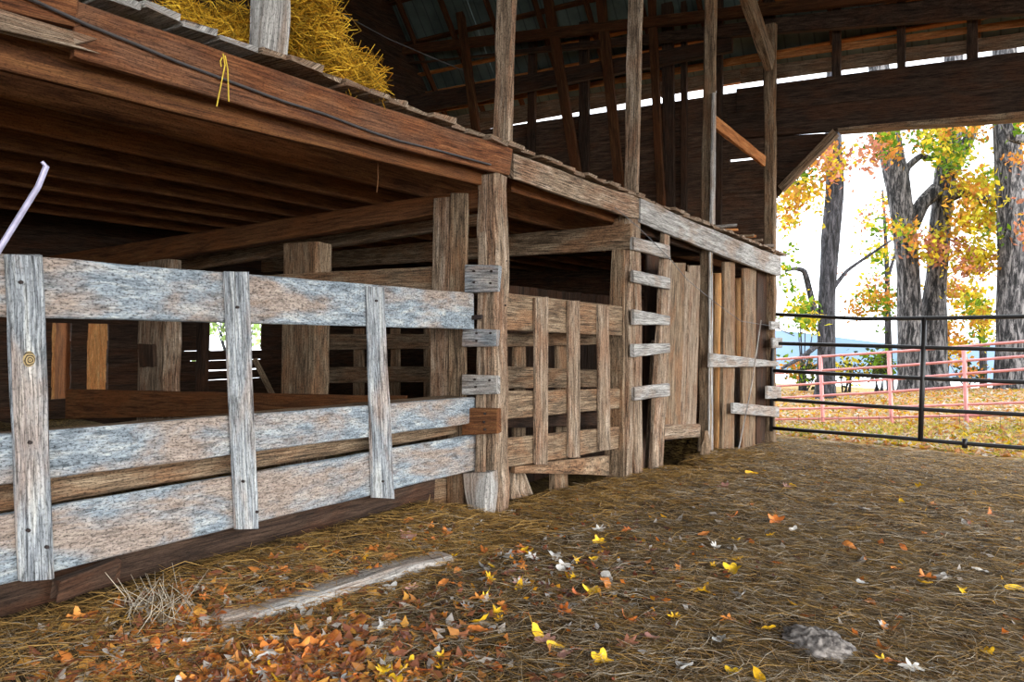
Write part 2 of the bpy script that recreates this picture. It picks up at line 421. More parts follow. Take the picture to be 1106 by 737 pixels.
# back wall of the stalls: horizontal boards with gaps, a window and two openings
XB = -8.9
wy0, wy1 = onX(220, 360, XB).y, onX(283, 360, XB).y
wz0, wz1 = onX(250, 375, XB).z, onX(250, 349, XB).z
d1 = (onX(56, 395, XB).y, onX(77, 395, XB).y); d2 = (onX(94, 395, XB).y, onX(117, 395, XB).y)
dz0, dz1 = onX(90, 430, XB).z, onX(90, 362, XB).z
m = MB(); z = -.3; k = 0
gapz = {}
while z < ZL:
    h = .13 if .1 < z < .8 else .2
    gap = .012 if .2 < z < .75 else 0
    cuts = []
    if z+h > wz0+.02 and z < wz1-.02: cuts.append((wy0, wy1))
    if z+h > dz0+.02 and z < dz1-.02: cuts += [d1, d2]
    segs = []; s = -4.0
    for a, b in sorted(cuts): segs.append((s, a)); s = b
    segs.append((s, YE))
    for a, b in segs:
        if b-a > .02:
            if gap and a < wy0+1 and b > wy1:         # gaps open only near the window bay
                box(m, XB-.025, XB, a, b, z, z+h-gap*random.uniform(.4, 1.6), 'y', jit=.004, ch=.002)
                box(m, XB-.05, XB-.027, a, wy0-.4*random.random(), z-.03, z+h+.03, 'y', jit=.003, ch=.002)
                box(m, XB-.05, XB-.027, wy1+.1*random.random(), b, z-.03, z+h+.03, 'y', jit=.003, ch=.002)
            else: box(m, XB-.025, XB, a, b, z, z+h+.004, 'y', jit=.002, ch=.002)
    z += h
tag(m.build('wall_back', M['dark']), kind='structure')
m = MB()                                        # next shed's planked wall behind the two openings, daylight put into its tan
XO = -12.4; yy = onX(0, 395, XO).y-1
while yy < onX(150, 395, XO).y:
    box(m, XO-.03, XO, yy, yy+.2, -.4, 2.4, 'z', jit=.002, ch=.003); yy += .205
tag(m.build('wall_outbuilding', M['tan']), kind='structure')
# far-left loft wall and an unseen rear wall added to darken the interior
m = MB()
z = ZL
while z < 14: box(m, XW, XW+.03, -5.4+max(0, z-4.4)*.75, YE+.7-max(0, z-5.3)/1.19, z, z+.21, 'y', jit=.002, ch=.002, seg=6); z += .2
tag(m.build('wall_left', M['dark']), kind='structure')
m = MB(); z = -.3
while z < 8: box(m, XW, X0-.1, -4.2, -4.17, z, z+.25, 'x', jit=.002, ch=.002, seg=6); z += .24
tag(m.build('wall_rear_blocker', M['dark']), kind='structure')
m = MB(); z = 4.2
while z < 15:                                   # unseen planking added above the open aisle side to darken the loft
    yh = YE+.3-(z-5.55)/1.19 if z > 5.2 else YE
    box(m, 4.8, 4.83, -5.4+(z-3.4)*.75, yh, z, z+.26, 'y', jit=.002, ch=.002, seg=6); z += .25
tag(m.build('wall_right_blocker', M['dark']), kind='structure')
# end wall: horizontal boards up to the open strip under the eave
zg = onY(842, 93, YE).z; zslot = onY(820, 172, YE).z
slotted = False; m = MB(); z = -.6; xr = onY(838, 200, YE).x
while z < zg-.02:
    h = min(random.choice([.2, .24, .27]), zg-z)
    slot = not slotted and abs(z+h-zslot) < .15; slotted = slotted or slot
    box(m, XW, xr if not slot else onY(788, 170, YE).x, YE+random.uniform(-.012, .006), YE+.03, z, z+h+.004, 'x', jit=.006, ch=.012, seg=26)
    if slot: box(m, onY(788, 170, YE).x, xr, YE, YE+.03, z, z+h-.03, 'x', jit=.003, ch=.003, seg=6)
    z += h
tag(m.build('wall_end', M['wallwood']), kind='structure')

# ------------------------------------------------------------------ eave framing over the end wall
def loneobj(mb, name, mat, label, cat, group=None):
    return tag(mb.build(name, M[mat] if isinstance(mat, str) else mat), label, cat, group)

hz_t = onY(800, 97, YE-.12).z; hz_b = onY(880, 148, YE-.12).z
e = empty('header_beam', onY(950, 120, YE-.12), 'huge dark header timber across the top of the barn opening', 'beam')
m = hb(YE-.12, 795, 96, 122, 1106, 55, 92, .1, e1=4.5, ax='y', jit=.006); m.build('upper_plank', M['dark'], e)
m = hb(YE-.10, 785, 122, 150, 1106, 92, 124, .12, e1=4.5, ax='y', jit=.006); m.build('lower_plank', M['dark'], e)
m = hb(YE-.16, 905, 138, 142, 1106, 120, 128, .2, e1=4.5, ax='y'); m.build('trim_board', M['brown'], e)
loneobj(hb(YE-.3, 815, 22, 37, 1106, -14, 14, .10, e0=8, e1=4.5, ax='y'), 'eave_plate', 'dark', 'long dark eave plate running above the row of short studs', 'beam')
loneobj(hb(YE-.45, 815, 4, 16, 1106, -30, -16, .10, e0=8, e1=4.5, ax='y'), 'roof_tie', 'rafter', 'orange-brown roof tie highest above the eave plate at upper right', 'beam')
for uu, w_, lb in ((830, 12, 'short dark eave stud at the corner above the brace foot'), (903, 9, 'short eave stud first to the right of the corner post'),
                   (973, 9, 'short eave stud above the middle of the barn opening'), (1050, 12, 'short eave stud nearest the right edge of the picture')):
    m = vb(YE-.05, uu-w_/2, uu+w_/2, -10, uu-w_/2, uu+w_/2, 96 if uu < 950 else 75, .09, ax='y'); loneobj(m, 'eave_stud', 'dark', lb, 'stud', 'short studs under the eave')
m = MB()                                        # skip sheathing on the eave overhang
rj = 0
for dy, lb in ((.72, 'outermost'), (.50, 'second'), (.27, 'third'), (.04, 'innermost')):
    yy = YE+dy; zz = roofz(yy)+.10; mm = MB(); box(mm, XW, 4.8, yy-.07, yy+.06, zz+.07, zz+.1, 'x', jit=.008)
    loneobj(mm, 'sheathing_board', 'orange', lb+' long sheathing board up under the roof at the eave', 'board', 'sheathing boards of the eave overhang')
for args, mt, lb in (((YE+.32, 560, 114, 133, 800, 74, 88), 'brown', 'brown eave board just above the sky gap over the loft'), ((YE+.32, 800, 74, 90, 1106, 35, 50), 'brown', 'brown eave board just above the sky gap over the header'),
        ((YE+.2, 560, 101, 107, 800, 62, 69), 'orange', 'narrow eave strip coloured as if lit orange, over the loft'), ((YE+.2, 800, 62, 69, 1106, 20, 28), 'orange', 'narrow eave strip coloured as if lit orange, over the header')):
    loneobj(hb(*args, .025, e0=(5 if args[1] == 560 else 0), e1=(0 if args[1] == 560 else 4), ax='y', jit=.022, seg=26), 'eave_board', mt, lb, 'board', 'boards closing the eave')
for yy in np.arange(YE-.35, 5.5, -.46):
    mm = MB(); zz = roofz(yy)+.12
    box(mm, XW, 4.8, yy-.06, yy+.05, zz, zz+.045, 'x', jit=.006, seg=20)
    loneobj(mm, 'roof_purlin', 'rafter', 'red-brown purlin crossing the rafters under the metal roof', 'purlin', 'purlins under the roof sheets')
xx = XW+.3
while xx < 4.8:
    mm = MB(); ya, yb = YE+.6, 3.7; s = .045
    f = lambda y, o: roofz(y)+o
    mm.plank([(xx-s/2, ya, f(ya, -.06)), (xx+s/2, ya, f(ya, -.06)), (xx+s/2, ya, f(ya, .1)), (xx-s/2, ya, f(ya, .1))],
             [(xx-s/2, yb, f(yb, -.06)), (xx+s/2, yb, f(yb, -.06)), (xx+s/2, yb, f(yb, .1)), (xx-s/2, yb, f(yb, .1))], jit=.01)
    loneobj(mm, 'roof_rafter', 'rafter', 'sloping roof rafter rising from the eave into the dark', 'rafter', 'roof rafters')
    xx += .84
# wall studs and leaning struts in front of the end wall of the loft
for ut, ub, w_, off, lb in ((494, 521, 8, .5, 'leaning loft strut just left of the tall loft post'), (591, 624, 10, .45, 'leaning strut left of two in the dark loft bay'),
                        (648, 668, 10, .45, 'leaning strut close to the second tall loft post'), (703, 712, 8, .4, 'leaning strut right of the second tall loft post'),
                        (575, 572, 8, .12, 'loft wall stud right beside the tall loft post'), (630, 630, 10, .12, 'loft wall stud in the middle of the dark bay'), (720, 722, 12, .12, 'reddish loft wall stud left of the broad sky gap'),
                        (738, 738, 6, .10, 'thin loft wall stud edging the broad sky gap'), (777, 776, 6, .10, 'loft wall stud behind the third tall loft post')):
    m = vb(YE-off, ut-w_/2, ut+w_/2, 0, ub-w_/2, ub+w_/2, 200, .07, ax='y', e0=1.0 if off > .3 else .1, e1=.6 if ut > 0 else 0)
    zmin = min(p[2] for p in m.v)
    loneobj(m, 'loft_strut' if off > .3 else 'loft_stud', 'rafter' if off > .3 else 'dark', lb, 'strut' if off > .3 else 'stud')
# beam purlin across far loft
loneobj(hb(YE-.3, 560, 82, 100, 790, 40, 55, .09, e0=6, ax='y', jit=.01), 'loft_tie_beam', 'dark', 'dark tie beam above the sky gap on the end wall', 'beam')

# ------------------------------------------------------------------ stall front: fascia, rim, joists, cross beams
def split_w(name, mb, mat, label, cat, group=None): return loneobj(mb, name, mat, label, cat, group)
loneobj(hb(X0+.02, 87, 1, 63, 552, 160, 190, .045, e0=0, jit=.006, rag=.02, bow=Vector((0, 0, -.01))), 'fascia_board', 'red', 'reddish fascia board of the loft edge, left of the tall post', 'fascia')
loneobj(hb(X0+.02, 0, -27, 8, 90, 2, 30, .045, e0=1.4, rag=.03, jit=.008), 'fascia_board', 'red', 'short upper fascia board at the top left corner', 'fascia')
loneobj(hb(X0+.045, 0, 7, 31, 96, 38, 53, .05, e0=1.4, rag=.05, jit=.012), 'splintered_board', 'post', 'splintered brown board end stuck on the fascia at top left', 'board')
loneobj(hb(X0+.02, 555, 165, 192, 693, 214, 238, .045, jit=.006, bow=Vector((0, 0, -.01))), 'fascia_board', 'post', 'brown fascia board between the tall post and the ladder', 'fascia')
loneobj(hb(X0+.035, 692, 214, 240, 843, 277, 299, .045, jit=.006, bow=Vector((0, 0, -.015))), 'fascia_board', 'grey', 'silver-grey fascia board from the ladder to the corner post', 'fascia')
loneobj(hb(X0-.10, 0, 18, 74, 525, 185, 201, .05, e0=1.6), 'rim_joist', 'joist', 'orange-brown rim joist under the left fascia', 'beam')
loneobj(hb(X0-.15, 553, 190, 207, 682, 232, 246, .05), 'rim_joist', 'joist', 'brown rim joist under the fascia beside the ladder', 'beam')
loneobj(hb(X0-.1, 692, 240, 252, 838, 292, 300, .05), 'rim_joist', 'dark', 'dark rim joist behind the silver-grey fascia', 'beam')
zj = EYE+.868
for i, xj in enumerate((-3.45, -4.0, -4.55, -5.15, -5.75, -6.4, -7.1)):
    mm = MB(); box(mm, xj-.025, xj+.025, -4.0, y1-.25 if i < 0 else YE-.1, zj, ZL-.002, 'y', jit=.006, seg=26)
    loneobj(mm, 'loft_joist', 'joist', ('first', 'second', 'third', 'fourth', 'fifth', 'sixth', 'seventh')[i]+' dusty joist in from the loft edge under the loft floor', 'joist', 'joists under the loft')
# cross beam at the main post and next ones
loneobj(hb(y1+.03, 309, 236, 258, 524, 202, 223, .1, e0=4.6, ax='y'), 'cross_beam', 'joist', 'dusty cross beam running back from the main post', 'beam')
loneobj(hb(y1+.6, 330, 258, 272, 512, 231, 243, .06, e0=3, e1=.1, ax='y'), 'cross_beam', 'brown', 'pale lower cross beam just behind the one at the main post', 'beam')
loneobj(hb(y2-.03, 553, 253, 277, 681, 241, 269, .04, e0=3.5, ax='y'), 'cross_beam', 'brown', 'broad cross beam nailed to the post beside the ladder', 'beam')
loneobj(hb(y3+.1, 700, 262, 276, 764, 262, 276, .1, e0=4, ax='y'), 'cross_beam', 'dark', 'dark cross beam at the planked bay', 'beam')

def nails(pts, parent, X, ax='x', r=.005):
    for (u, v) in pts:
        p = (onX if ax == 'x' else onY)(u, v, X)
        d = Vector((1, 0, 0)) if ax == 'x' else Vector((0, -1, 0))
        m = MB(); m.tube([p-d*.004, p+d*.008, p+d*.011], r*1.3, 6, taper=[r*1.3, r*1.3, r*.8]); m.build('nail', M['nail'], parent)

def square_post(name, uc_t, uc_b, vt, vbm, mat, label, w=PW, e0=0, e1=.12, X=X0, cat='post', group=None, wd=None):
    """square post whose near outer corner runs from (uc_t, vt) to (uc_b, vbm) on the stall plane."""
    a = onX(uc_t, vt, X); b = onX(uc_b, vbm, X); dr = (a-b).normalized(); a = a+dr*e0; b = b-dr*e1
    wd = wd or w
    off = [Vector((0, 0, 0)), Vector((0, wd, 0)), Vector((-w, wd, 0)), Vector((-w, 0, 0))]
    m = MB(); m.plank([b+o for o in off], [a+o for o in off], jit=.016, ch=.014, rag=.006, seg=30)
    return m, label
m, l = square_post('', 535, 536, 196, 562, 'post', '', e0=.05)
e = empty('barn_post', onX(536, 560, X0), 'thick weathered main post standing between the left fence and the short one', 'post', None)
m.build('shaft', M['post'], e)
m = MB(); q = [onY(499, 512, y1-.05), onY(527, 512, y1-.05), onY(524, 568, y1-.07), onY(508, 570, y1-.07)]
m.plank([q[0], q[1], q[1]+Vector((0, .12, 0)), q[0]+Vector((0, .12, 0))], [q[3], q[2], q[2]+Vector((0, .12, 0)), q[3]+Vector((0, .12, 0))], jit=.012, ch=.015, seg=8)
m.build('rotted_base_chunk', M['grey'], e)
m = vb(y1-.022, 517, 525, 225, 512, 523, 512, .02, ax='y', jit=.01); m.build('side_strip', M['post'], e)
nails([(546, 282), (549, 300), (545, 330)], e, X0+.002)
# latch cleats nailed to the near face
for (a, b, c, d_), mt, lb, pts in (((502, 537, 286, 316), 'batten', 'top grey cleat with nail slots on the main post', [(512, 293), (531, 293), (512, 305), (530, 306)]),
        ((500, 536, 355, 375), 'batten', 'second cleat down on the main post, pale with nail slots', [(515, 360), (530, 360), (515, 368)]),
        ((499, 536, 405, 427), 'grey', 'third cleat down on the main post', [(513, 410), (529, 411), (514, 418)]),
        ((499, 537, 441, 470), 'joist', 'lowest cleat on the main post, rusty orange', [(524, 447), (523, 456), (524, 464)])):
    e = empty('cleat', onY((a+b)/2, d_, y1-.06), lb, 'cleat', 'cleats on the main post')
    hb(y1-.065, a, c, d_, b, c+1, d_-1, .04, ax='y', jit=.004).build('block', M[mt], e)
    nails(pts, e, y1-.067, 'y', .006)
loneobj(hb(y1-.07, 506, 341, 346, 519, 340, 345, .02, ax='y', jit=.001), 'bolt', 'nail', 'rusty bolt sticking from the rail end at the main post', 'bolt')

# ------------------------------------------------------------------ left fence panel
e = empty('fence_panel', onX(250, 560, XF)*1.0, 'long weathered blue-grey board fence at the left', 'fence')
hb(XF, 0, 274, 342, 512, 317, 356, .03, e0=1.5, jit=.004, rag=.004).build('top_rail', M['pale'], e)
hb(XF, 0, 470, 525, 513, 429, 457, .035, e0=1.5, jit=.005).build('middle_rail', M['pale'], e)
hb(XF, 0, 557, 632, 514, 470, 508, .035, e0=1.5, jit=.005).build('bottom_rail', M['pale'], e)
def batten(tl, tr, vt, bl, br, vbm, lab, nl):
    a = vb(XF+.03, tl, tr, vt, bl, br, vbm, .03, jit=.006, ch=.007, rag=.006).build('batten', M['batten'], e)
    a['label'] = lab
    for (u, v) in nl:
        p = onX(u, v, XF+.032); m = MB(); m.tube([p-Vector((.004, 0, 0)), p+Vector((.009, 0, 0))], .0065, 7); m.build('nail', M['nail'], a)
    return a
b1 = batten(8, 47, 276, 22, 60, 627, 'broad upright batten with a yellow knot', [(22, 305), (30, 573), (50, 591), (32, 478)])
batten(244, 270, 294, 256, 281, 571, 'narrow upright batten', [(256, 332), (277, 553), (262, 520)])
batten(398, 416, 311, 404, 427, 538, 'narrow dark-grained upright batten', [(406, 325), (413, 520)])
# knot in the broad batten
kp = onX(32, 388, XF+.033); km = MB()
loops = []
for rr, xx in ((.027, -.008), (.023, .0005), (.012, .002), (.002, .001)):
    loops.append([kp+Vector((xx, rr*.8*math.cos(a_), rr*1.1*math.sin(a_))) for a_ in np.linspace(0, 6.2832, 14, endpoint=False)])
km.loops(loops)
def knotmat():
    m, nt, bs = newmat('yellow_knot'); tc = N(nt, 'ShaderNodeTexCoord')
    wv = N(nt, 'ShaderNodeTexWave', wave_type='RINGS', rings_direction='X'); wv.inputs['Scale'].default_value = 38; wv.inputs['Distortion'].default_value = 5; wv.inputs['Detail'].default_value = 4
    sub = N(nt, 'ShaderNodeVectorMath', operation='SUBTRACT'); sub.inputs[1].default_value = (0, 0, .025); nt.links.new(tc.outputs['Object'], sub.inputs[0]); nt.links.new(sub.outputs[0], wv.inputs[0])
    c = ramp(nt, wv.outputs['Fac'], [(.2, srgb(60, 48, 34)), (.7, srgb(168, 146, 104))]); nt.links.new(c, bs.inputs['Base Color']); bs.inputs['Roughness'].default_value = .9
    return m
km.build('knot', knotmat(), b1)
# rail boards behind the fence
loneobj(hb(XF-.12, 0, 515, 553, 500, 452, 468, .03, e0=1.4, jit=.004), 'inner_rail', 'brown', 'brown inner board seen through the low slot of the left fence', 'board')
a, b, c, d_ = [onX(u, v, XF-.04) for u, v in ((0, 470), (513, 430), (513, 430), (0, 470))]
m = MB(); z0_, z1_ = onX(0, 470, XF).z, onX(513, 429, XF).z; ya = onX(0, 470, XF).y-1.4; yb = onX(513, 429, XF).y
m.plank([(XF-.035, ya, z0_-.03), (XF-.2, ya, z0_-.03), (XF-.2, ya, z0_-.002), (XF-.035, ya, z0_-.002)], [(XF-.035, yb, z1_-.03), (XF-.2, yb, z1_-.03), (XF-.2, yb, z1_-.002), (XF-.035, yb, z1_-.002)], jit=.004)
loneobj(m, 'manger_ledge', 'brown', 'flat brown ledge board behind the middle rail of the left fence', 'ledge')
m = MB(); box(m, XF-.11, XF-.07, -1.2, y1-.3, .02, .30, 'y', jit=.01, ch=.01)
loneobj(m, 'sill_board', 'dark', 'dark sill board at the ground beneath the left fence', 'sill')
loneobj(hb(XF-.2, 430, 500, 556, 505, 500, 545, .03, jit=.012, rag=.03), 'sill_board', 'brown', 'broken brown sill board end beside the foot of the main post', 'sill')
m = MB(); q = onX(65, 630, XF+.02)
loneobj(hb(XF+.05, 66, 628, 652, 128, 605, 630, .05, e1=.0, jit=.01, rag=.02), 'buried_block', 'dark', 'dark buried board end beside the foot of the broad batten', 'block')
# door-like double plank beside main post
e = empty('plank_upright', onY(484, 540, y1), 'tall pair of brown planks standing left of the main post', 'planks')
vb(y1-.02, 468, 486, 214, 461, 482, 545, .035, ax='y', jit=.004).build('plank', M['post'], e)
vb(y1-.03, 486, 503.5, 209, 482, 500, 545, .035, ax='y', jit=.004).build('plank', M['brown'], e)
# interior partition boards
loneobj(hb(y1+.0, 294, 297, 320, 466, 288, 313, .03, e0=.6, ax='y'), 'partition_rail', 'brown', 'long brown top rail of the partition behind the left fence', 'rail')
loneobj(hb(y1-.06, 100, 421, 452, 437, 428, 446, .03, e0=.5, e1=0, ax='y'), 'manger_board', 'joist', 'low reddish manger board slanting behind the left fence', 'board')
def square_in(uL, uR, vt, yy, label, mat='brown', w=.16, zb=-.1):
    a = onY(uL, vt, yy); b = onY(uR, vt, yy)
    m = MB(); m.plank([(a.x, yy, zb), (b.x, yy, zb), (b.x, yy+w, zb), (a.x, yy+w, zb)], [(a.x, yy, a.z), (b.x, yy, a.z), (b.x, yy+w, a.z), (a.x, yy+w, a.z)], jit=.01, ch=.014)
    return loneobj(m, 'stall_post', mat, label, 'post')
square_in(305, 342, 263, y1+.02, 'brown inner post standing behind the top rail mid-picture')
square_in(150, 180, 281, y1+.05, 'dark inner post, second behind the fence to the left', 'post')
square_in(60, 72, 300, y1+1.6, 'slim inner post left of the orange opening', 'joist', .1)
square_in(212, 220, 300, y1+1.7, 'slim dark post left of the small bright window', 'dark', .1)
loneobj(vb(y1+.0, 148, 165, 372, 150, 166, 396, .03, ax='y'), 'nailed_block', 'dark', 'small dark block nailed to the second inner post', 'block')
m = MB(); m.tube([onX(275, 388, -6.4), onX(297, 432, -6.2), onX(297, 432, -6.2)*1.0+Vector((0, .25, -.8))], .03, 7); loneobj(m, 'leaning_pole', 'brown', 'short round pole leaning under the small bright window', 'pole')
e = empty('partition_fence', onY(400, 430, y1+2.2), 'dim brown slatted partition seen under the top rail near the main post', 'fence')
for u0, t0, b0, u1, t1, b1_ in ((344, 361, 378, 463, 361, 377), (356, 397, 414, 463, 396, 413), (344, 436, 452, 463, 438, 452)):
    hb(y1+2.2, u0, t0, b0, u1, t1, b1_, .03, e0=.3, ax='y').build('rail', M['brown'], e)
for ul, ur in ((345, 352), (381, 392), (421, 431), (457, 464)):
    vb(y1+2.23, ul, ur, 355, ul, ur, 452, .03, ax='y', e1=.2).build('upright', M['brown'], e)

# ------------------------------------------------------------------ second bay: short fence, post, ladder
XS = X0-.05
e = empty('fence_panel', onX(610, 490, XS), 'short brown slatted fence between the main post and the ladder', 'fence')
hb(XS, 545, 316, 357, 677, 332, 363, .03, jit=.004).build('top_rail', M['brown'], e)
hb(XS, 545, 423, 453, 678, 420, 441, .03, jit=.004).build('middle_rail', M['brown'], e)
hb(XS, 545, 474, 506, 678, 460, 483, .03, jit=.004).build('bottom_rail', M['brown'], e)
for tl, tr, vt, bl, br, vbm in ((579, 593, 322, 579, 592, 501), (615, 627, 326, 615, 627, 494), (647, 658, 330, 648, 660, 487)):
    vb(XS+.028, tl, tr, vt, bl, br, vbm, .026, jit=.004).build('batten', M['post'], e)
loneobj(hb(XS-.25, 545, 360, 375, 655, 360, 372, .03, e0=.1, e1=.45), 'inner_rail', 'brown', 'upper inner rail behind the short slatted fence', 'rail')
loneobj(hb(XS-.25, 545, 396, 420, 660, 400, 418, .03, e0=.1, e1=.45), 'inner_rail', 'brown', 'middle inner rail behind the short slatted fence', 'rail')
loneobj(hb(XS-.2, 545, 446, 462, 655, 446, 460, .03, e0=.1, e1=.45), 'inner_rail', 'dark', 'dark lower inner rail behind the short slatted fence', 'rail')
for uu, lb in ((562, 'left'), (608, 'right')):
    loneobj(vb(XS-.3, uu-6, uu+6, 372, uu-6, uu+6, 402, .03, e1=1.25), 'inner_upright', 'brown', lb+' inner upright behind the short slatted fence', 'upright')
loneobj(hb(XS-.02, 556, 504, 511, 658, 492, 514, .035, jit=.006), 'ground_board', 'brown', 'brown tapering board low under the short slatted fence', 'board')
loneobj(vb(XS-.1, 600, 612, 508, 600, 614, 528, .06, e1=.1), 'stub_post', 'brown', 'stub post under the short slatted fence', 'post')
loneobj(vb(XS-.1, 553, 566, 507, 553, 575, 530, .06, e1=.15), 'stub_post', 'post', 'stub of wood at the right side of the main post foot', 'post')
m, l = square_post('', 682, 678, 234, 516, 'post', '', w=.12, wd=.13)
loneobj(m, 'barn_post', 'post', 'second post, beside the ladder, split and ragged at the foot', 'post')
loneobj(vb(y2-.03, 660, 674, 269, 652, 673, 517, .03, ax='y', e1=.1, e0=.25, jit=.005), 'post_plank', 'brown', 'wide brown plank on the near face of the second post', 'plank')
e = empty('ladder', onX(705, 500, X0+.05), 'rough homemade ladder of grey rungs up to the loft', 'ladder')
vb(X0+.01, 686, 692, 238, 686, 695, 512, .05, jit=.008, e1=.1).build('stile', M['post'], e)
s_ = vb(X0+.01, 719, 724, 248, 705, 717, 503, .05, jit=.008, e1=.1).build('stile', M['post'], e)
for ul, tl_, bl_, ur, tr_, br_ in ((685, 256, 270, 724, 265, 280), (685, 292, 305, 724, 300, 313), (685, 334, 351, 724, 341, 351), (685, 372, 386, 724, 371, 381), (686, 418, 433, 723, 414, 428)):
    hb(X0+.045, ul, tl_, bl_, ur, tr_, br_, .035, jit=.009, ch=.008, rag=.01, seg=10).build('rung', M['grey'], e)
loneobj(vb(X0-.1, 706, 713, 368, 700, 709, 490, .03, jit=.008, e1=.15), 'leaning_board', 'post', 'rough slat standing behind the lower ladder rungs', 'slat')
loneobj(vb(X0-.35, 700, 719, 250, 694, 716, 505, .03, e1=.1), 'stall_board', 'dark', 'dark board closing the space behind the ladder', 'board')

# ------------------------------------------------------------------ third bay: upright planks
XP = X0-.06
for tl, tr, vt, bl, br, vbm, mt, lb in ((726, 741, 284, 719, 735, 466, 'brown', 'broad upright plank right of the ladder'), (740.5, 744.5, 294, 734, 740, 462, 'post', 'thin upright slat between two planks right of the ladder'),
        (745, 757, 287, 740, 752, 464, 'post', 'upright plank left of the third post'), (722, 727, 282, 715, 720, 450, 'post', 'thin upright sliver against the ladder')):
    loneobj(vb(XP, tl, tr, vt, bl, br, vbm, .03, jit=.006, rag=.01), 'stall_plank', mt, lb, 'plank')
loneobj(hb(XP+.05, 717, 459, 475, 757, 458, 473, .06, jit=.02, ch=.015, rag=.02, seg=8), 'sill_log', 'post', 'gnawed sill log under the upright planks', 'sill')
m, l = square_post('', 768, 766, 268, 490, 'post', '', w=.13, wd=.07)
loneobj(m, 'barn_post', 'brown', 'third post, rotted at its foot, right of the upright planks', 'post')
m = MB(); 
for i in range(1):
    p = onX(762, 484, X0+.03); lo = []
    for k in range(6):
        t = k/5; rr = .09*math.sin(.5+2.3*t)
        lo.append([p+Vector((rr*.5*math.cos(a_), rr*(1+.2*math.sin(3*a_+k))*math.sin(a_), -.22+.4*t)) for a_ in np.linspace(0, 6.2832, 9, endpoint=False)])
    m.loops(lo)
loneobj(m, 'rotten_stump', 'brown', 'crumbling knob of rotten wood at the foot of the third post', 'stump')

# ------------------------------------------------------------------ fourth bay
for tl, tr, vt, bl, br, vbm, X, mt, lb in ((772, 783, 295, 770, 780, 485, X0-.25, 'tan', 'pale plank coloured as if sunlit, just right of the third post'), (783, 794, 283, 780, 793, 490, X0-.05, 'brown', 'dark upright first right of the third post'),
        (794, 803, 300, 793, 803, 440, X0-.25, 'tan', 'pale plank coloured as if sunlit, between two uprights near the corner'), (794, 806, 395, 794, 804, 488, X0-.2, 'post', 'low grey plank behind the lowest cross piece'), (804, 817, 290, 802, 816, 488, X0-.05, 'brown', 'second dark upright near the barn corner'),
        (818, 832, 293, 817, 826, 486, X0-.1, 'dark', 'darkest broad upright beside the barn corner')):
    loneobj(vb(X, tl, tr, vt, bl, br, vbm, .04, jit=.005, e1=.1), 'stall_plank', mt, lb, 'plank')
m = hb(X0+.03, 767, 381, 397, 841, 391, 396, .03, jit=.007, ch=.006, rag=.008); loneobj(m, 'cross_piece', 'grey', 'pale grey cross piece tapering right of the third post', 'rail')
loneobj(hb(X0+.03, 792, 435, 447, 842, 440, 451, .03, jit=.006), 'cross_piece', 'grey', 'pale lower cross piece near the barn corner', 'rail')
loneobj(hb(X0+.05, 829, 417, 431, 844, 418, 431, .03, jit=.004), 'corner_cleat', 'grey', 'square pale cleat on the corner post between the cross pieces', 'cleat')
loneobj(hb(X0+.05, 835, 365, 376, 845, 365, 376, .03, jit=.004), 'corner_cleat', 'grey', 'pale cleat on the corner post above the upper cross piece', 'cleat')
loneobj(hb(X0+.05, 833, 347, 356, 843, 348, 356, .03, jit=.004), 'corner_cleat', 'grey', 'topmost small cleat on the corner post', 'cleat')
m = MB(); m.tube([onX(822, 346, X0+.06), onX(812, 415, X0+.07), onX(798, 485, X0+.1)], .009, 6); loneobj(m, 'leaning_stick', 'grey', 'thin pale stick leaning against the uprights near the corner', 'stick')
m, l = square_post('', 837, 836, 60, 486, 'post', '', w=.14, wd=.10, e0=.4)
loneobj(m, 'barn_post', 'brown', 'dark corner post at the edge of the barn opening', 'post')
# far plank wall of the last stall
m = MB(); yy = y2+.1
while yy < YE:
    box(m, X0-1.3, X0-1.27, yy, yy+.17, -.35, 1.55, 'z', jit=.003, ch=.003); yy += .175
tag(m.build('wall_partition', M['dark']), kind='structure')

# ------------------------------------------------------------------ upper posts and braces of the loft
def upost(ut, ub, vt, vbm, w, wd, mat, label, e0=3.0):
    m, _ = square_post('', ut, ub, vt, vbm, mat, '', w=w, wd=wd, e0=e0, e1=.0, X=X0-.02)
    return loneobj(m, 'loft_post', mat, label, 'post')
upost(288, 284, 0, 60, .10, .14, 'grey', 'grey loft post rising between the two hay heaps')
upost(554, 549, 0, 160, .13, .06, 'post', 'tall loft post above the main post', 4)
upost(693, 688, 0, 212, .13, .04, 'post', 'tall slim loft post above the ladder', 5)
upost(773, 769, 0, 242, .13, .07, 'brown', 'third tall loft post, nearest the end wall', 5)
loneobj(vb(X0+.0, 771.5, 774, 100, 769, 772.5, 243, .03), 'pale_strip', 'grey', 'whitish strip up the edge of the third tall loft post', 'strip')
loneobj(vb(X0+.0, 767, 770, 272, 766, 770.5, 488, .02, jit=.004), 'pale_strip', 'grey', 'pale strip down the edge of the third post below the fascia', 'strip')
def brace(p, q, w, th, mat, label, name='brace'):
    p, q = Vector(p), Vector(q); d = (q-p).normalized(); 
    n = Vector((1, 0, 0)) if abs(d.x) < .5 else Vector((0, -1, 0))
    s = d.cross(n).normalized()*w/2; o = n*th
    m = MB(); m.plank([p-s, p+s, p+s-o, p-s-o], [q-s, q+s, q+s-o, q-s-o], jit=.006); return loneobj(m, name, mat, label, 'brace')
brace(onX(786, 0, X0+.1)+Vector((0, -.8, 1.05)), onX(836, 68, X0+.1), .22, .1, 'brown', 'heavy diagonal brace dropping to the top of the corner post')
brace(onX(772, 130, X0-.02), onX(827, 174, X0-.02), .13, .05, 'orange', 'orange diagonal brace between the third loft post and the corner')
brace(onY(902, 142, YE-.18), onY(842, 204, YE-.18), .10, .1, 'brown', 'diagonal knee brace under the left end of the header')
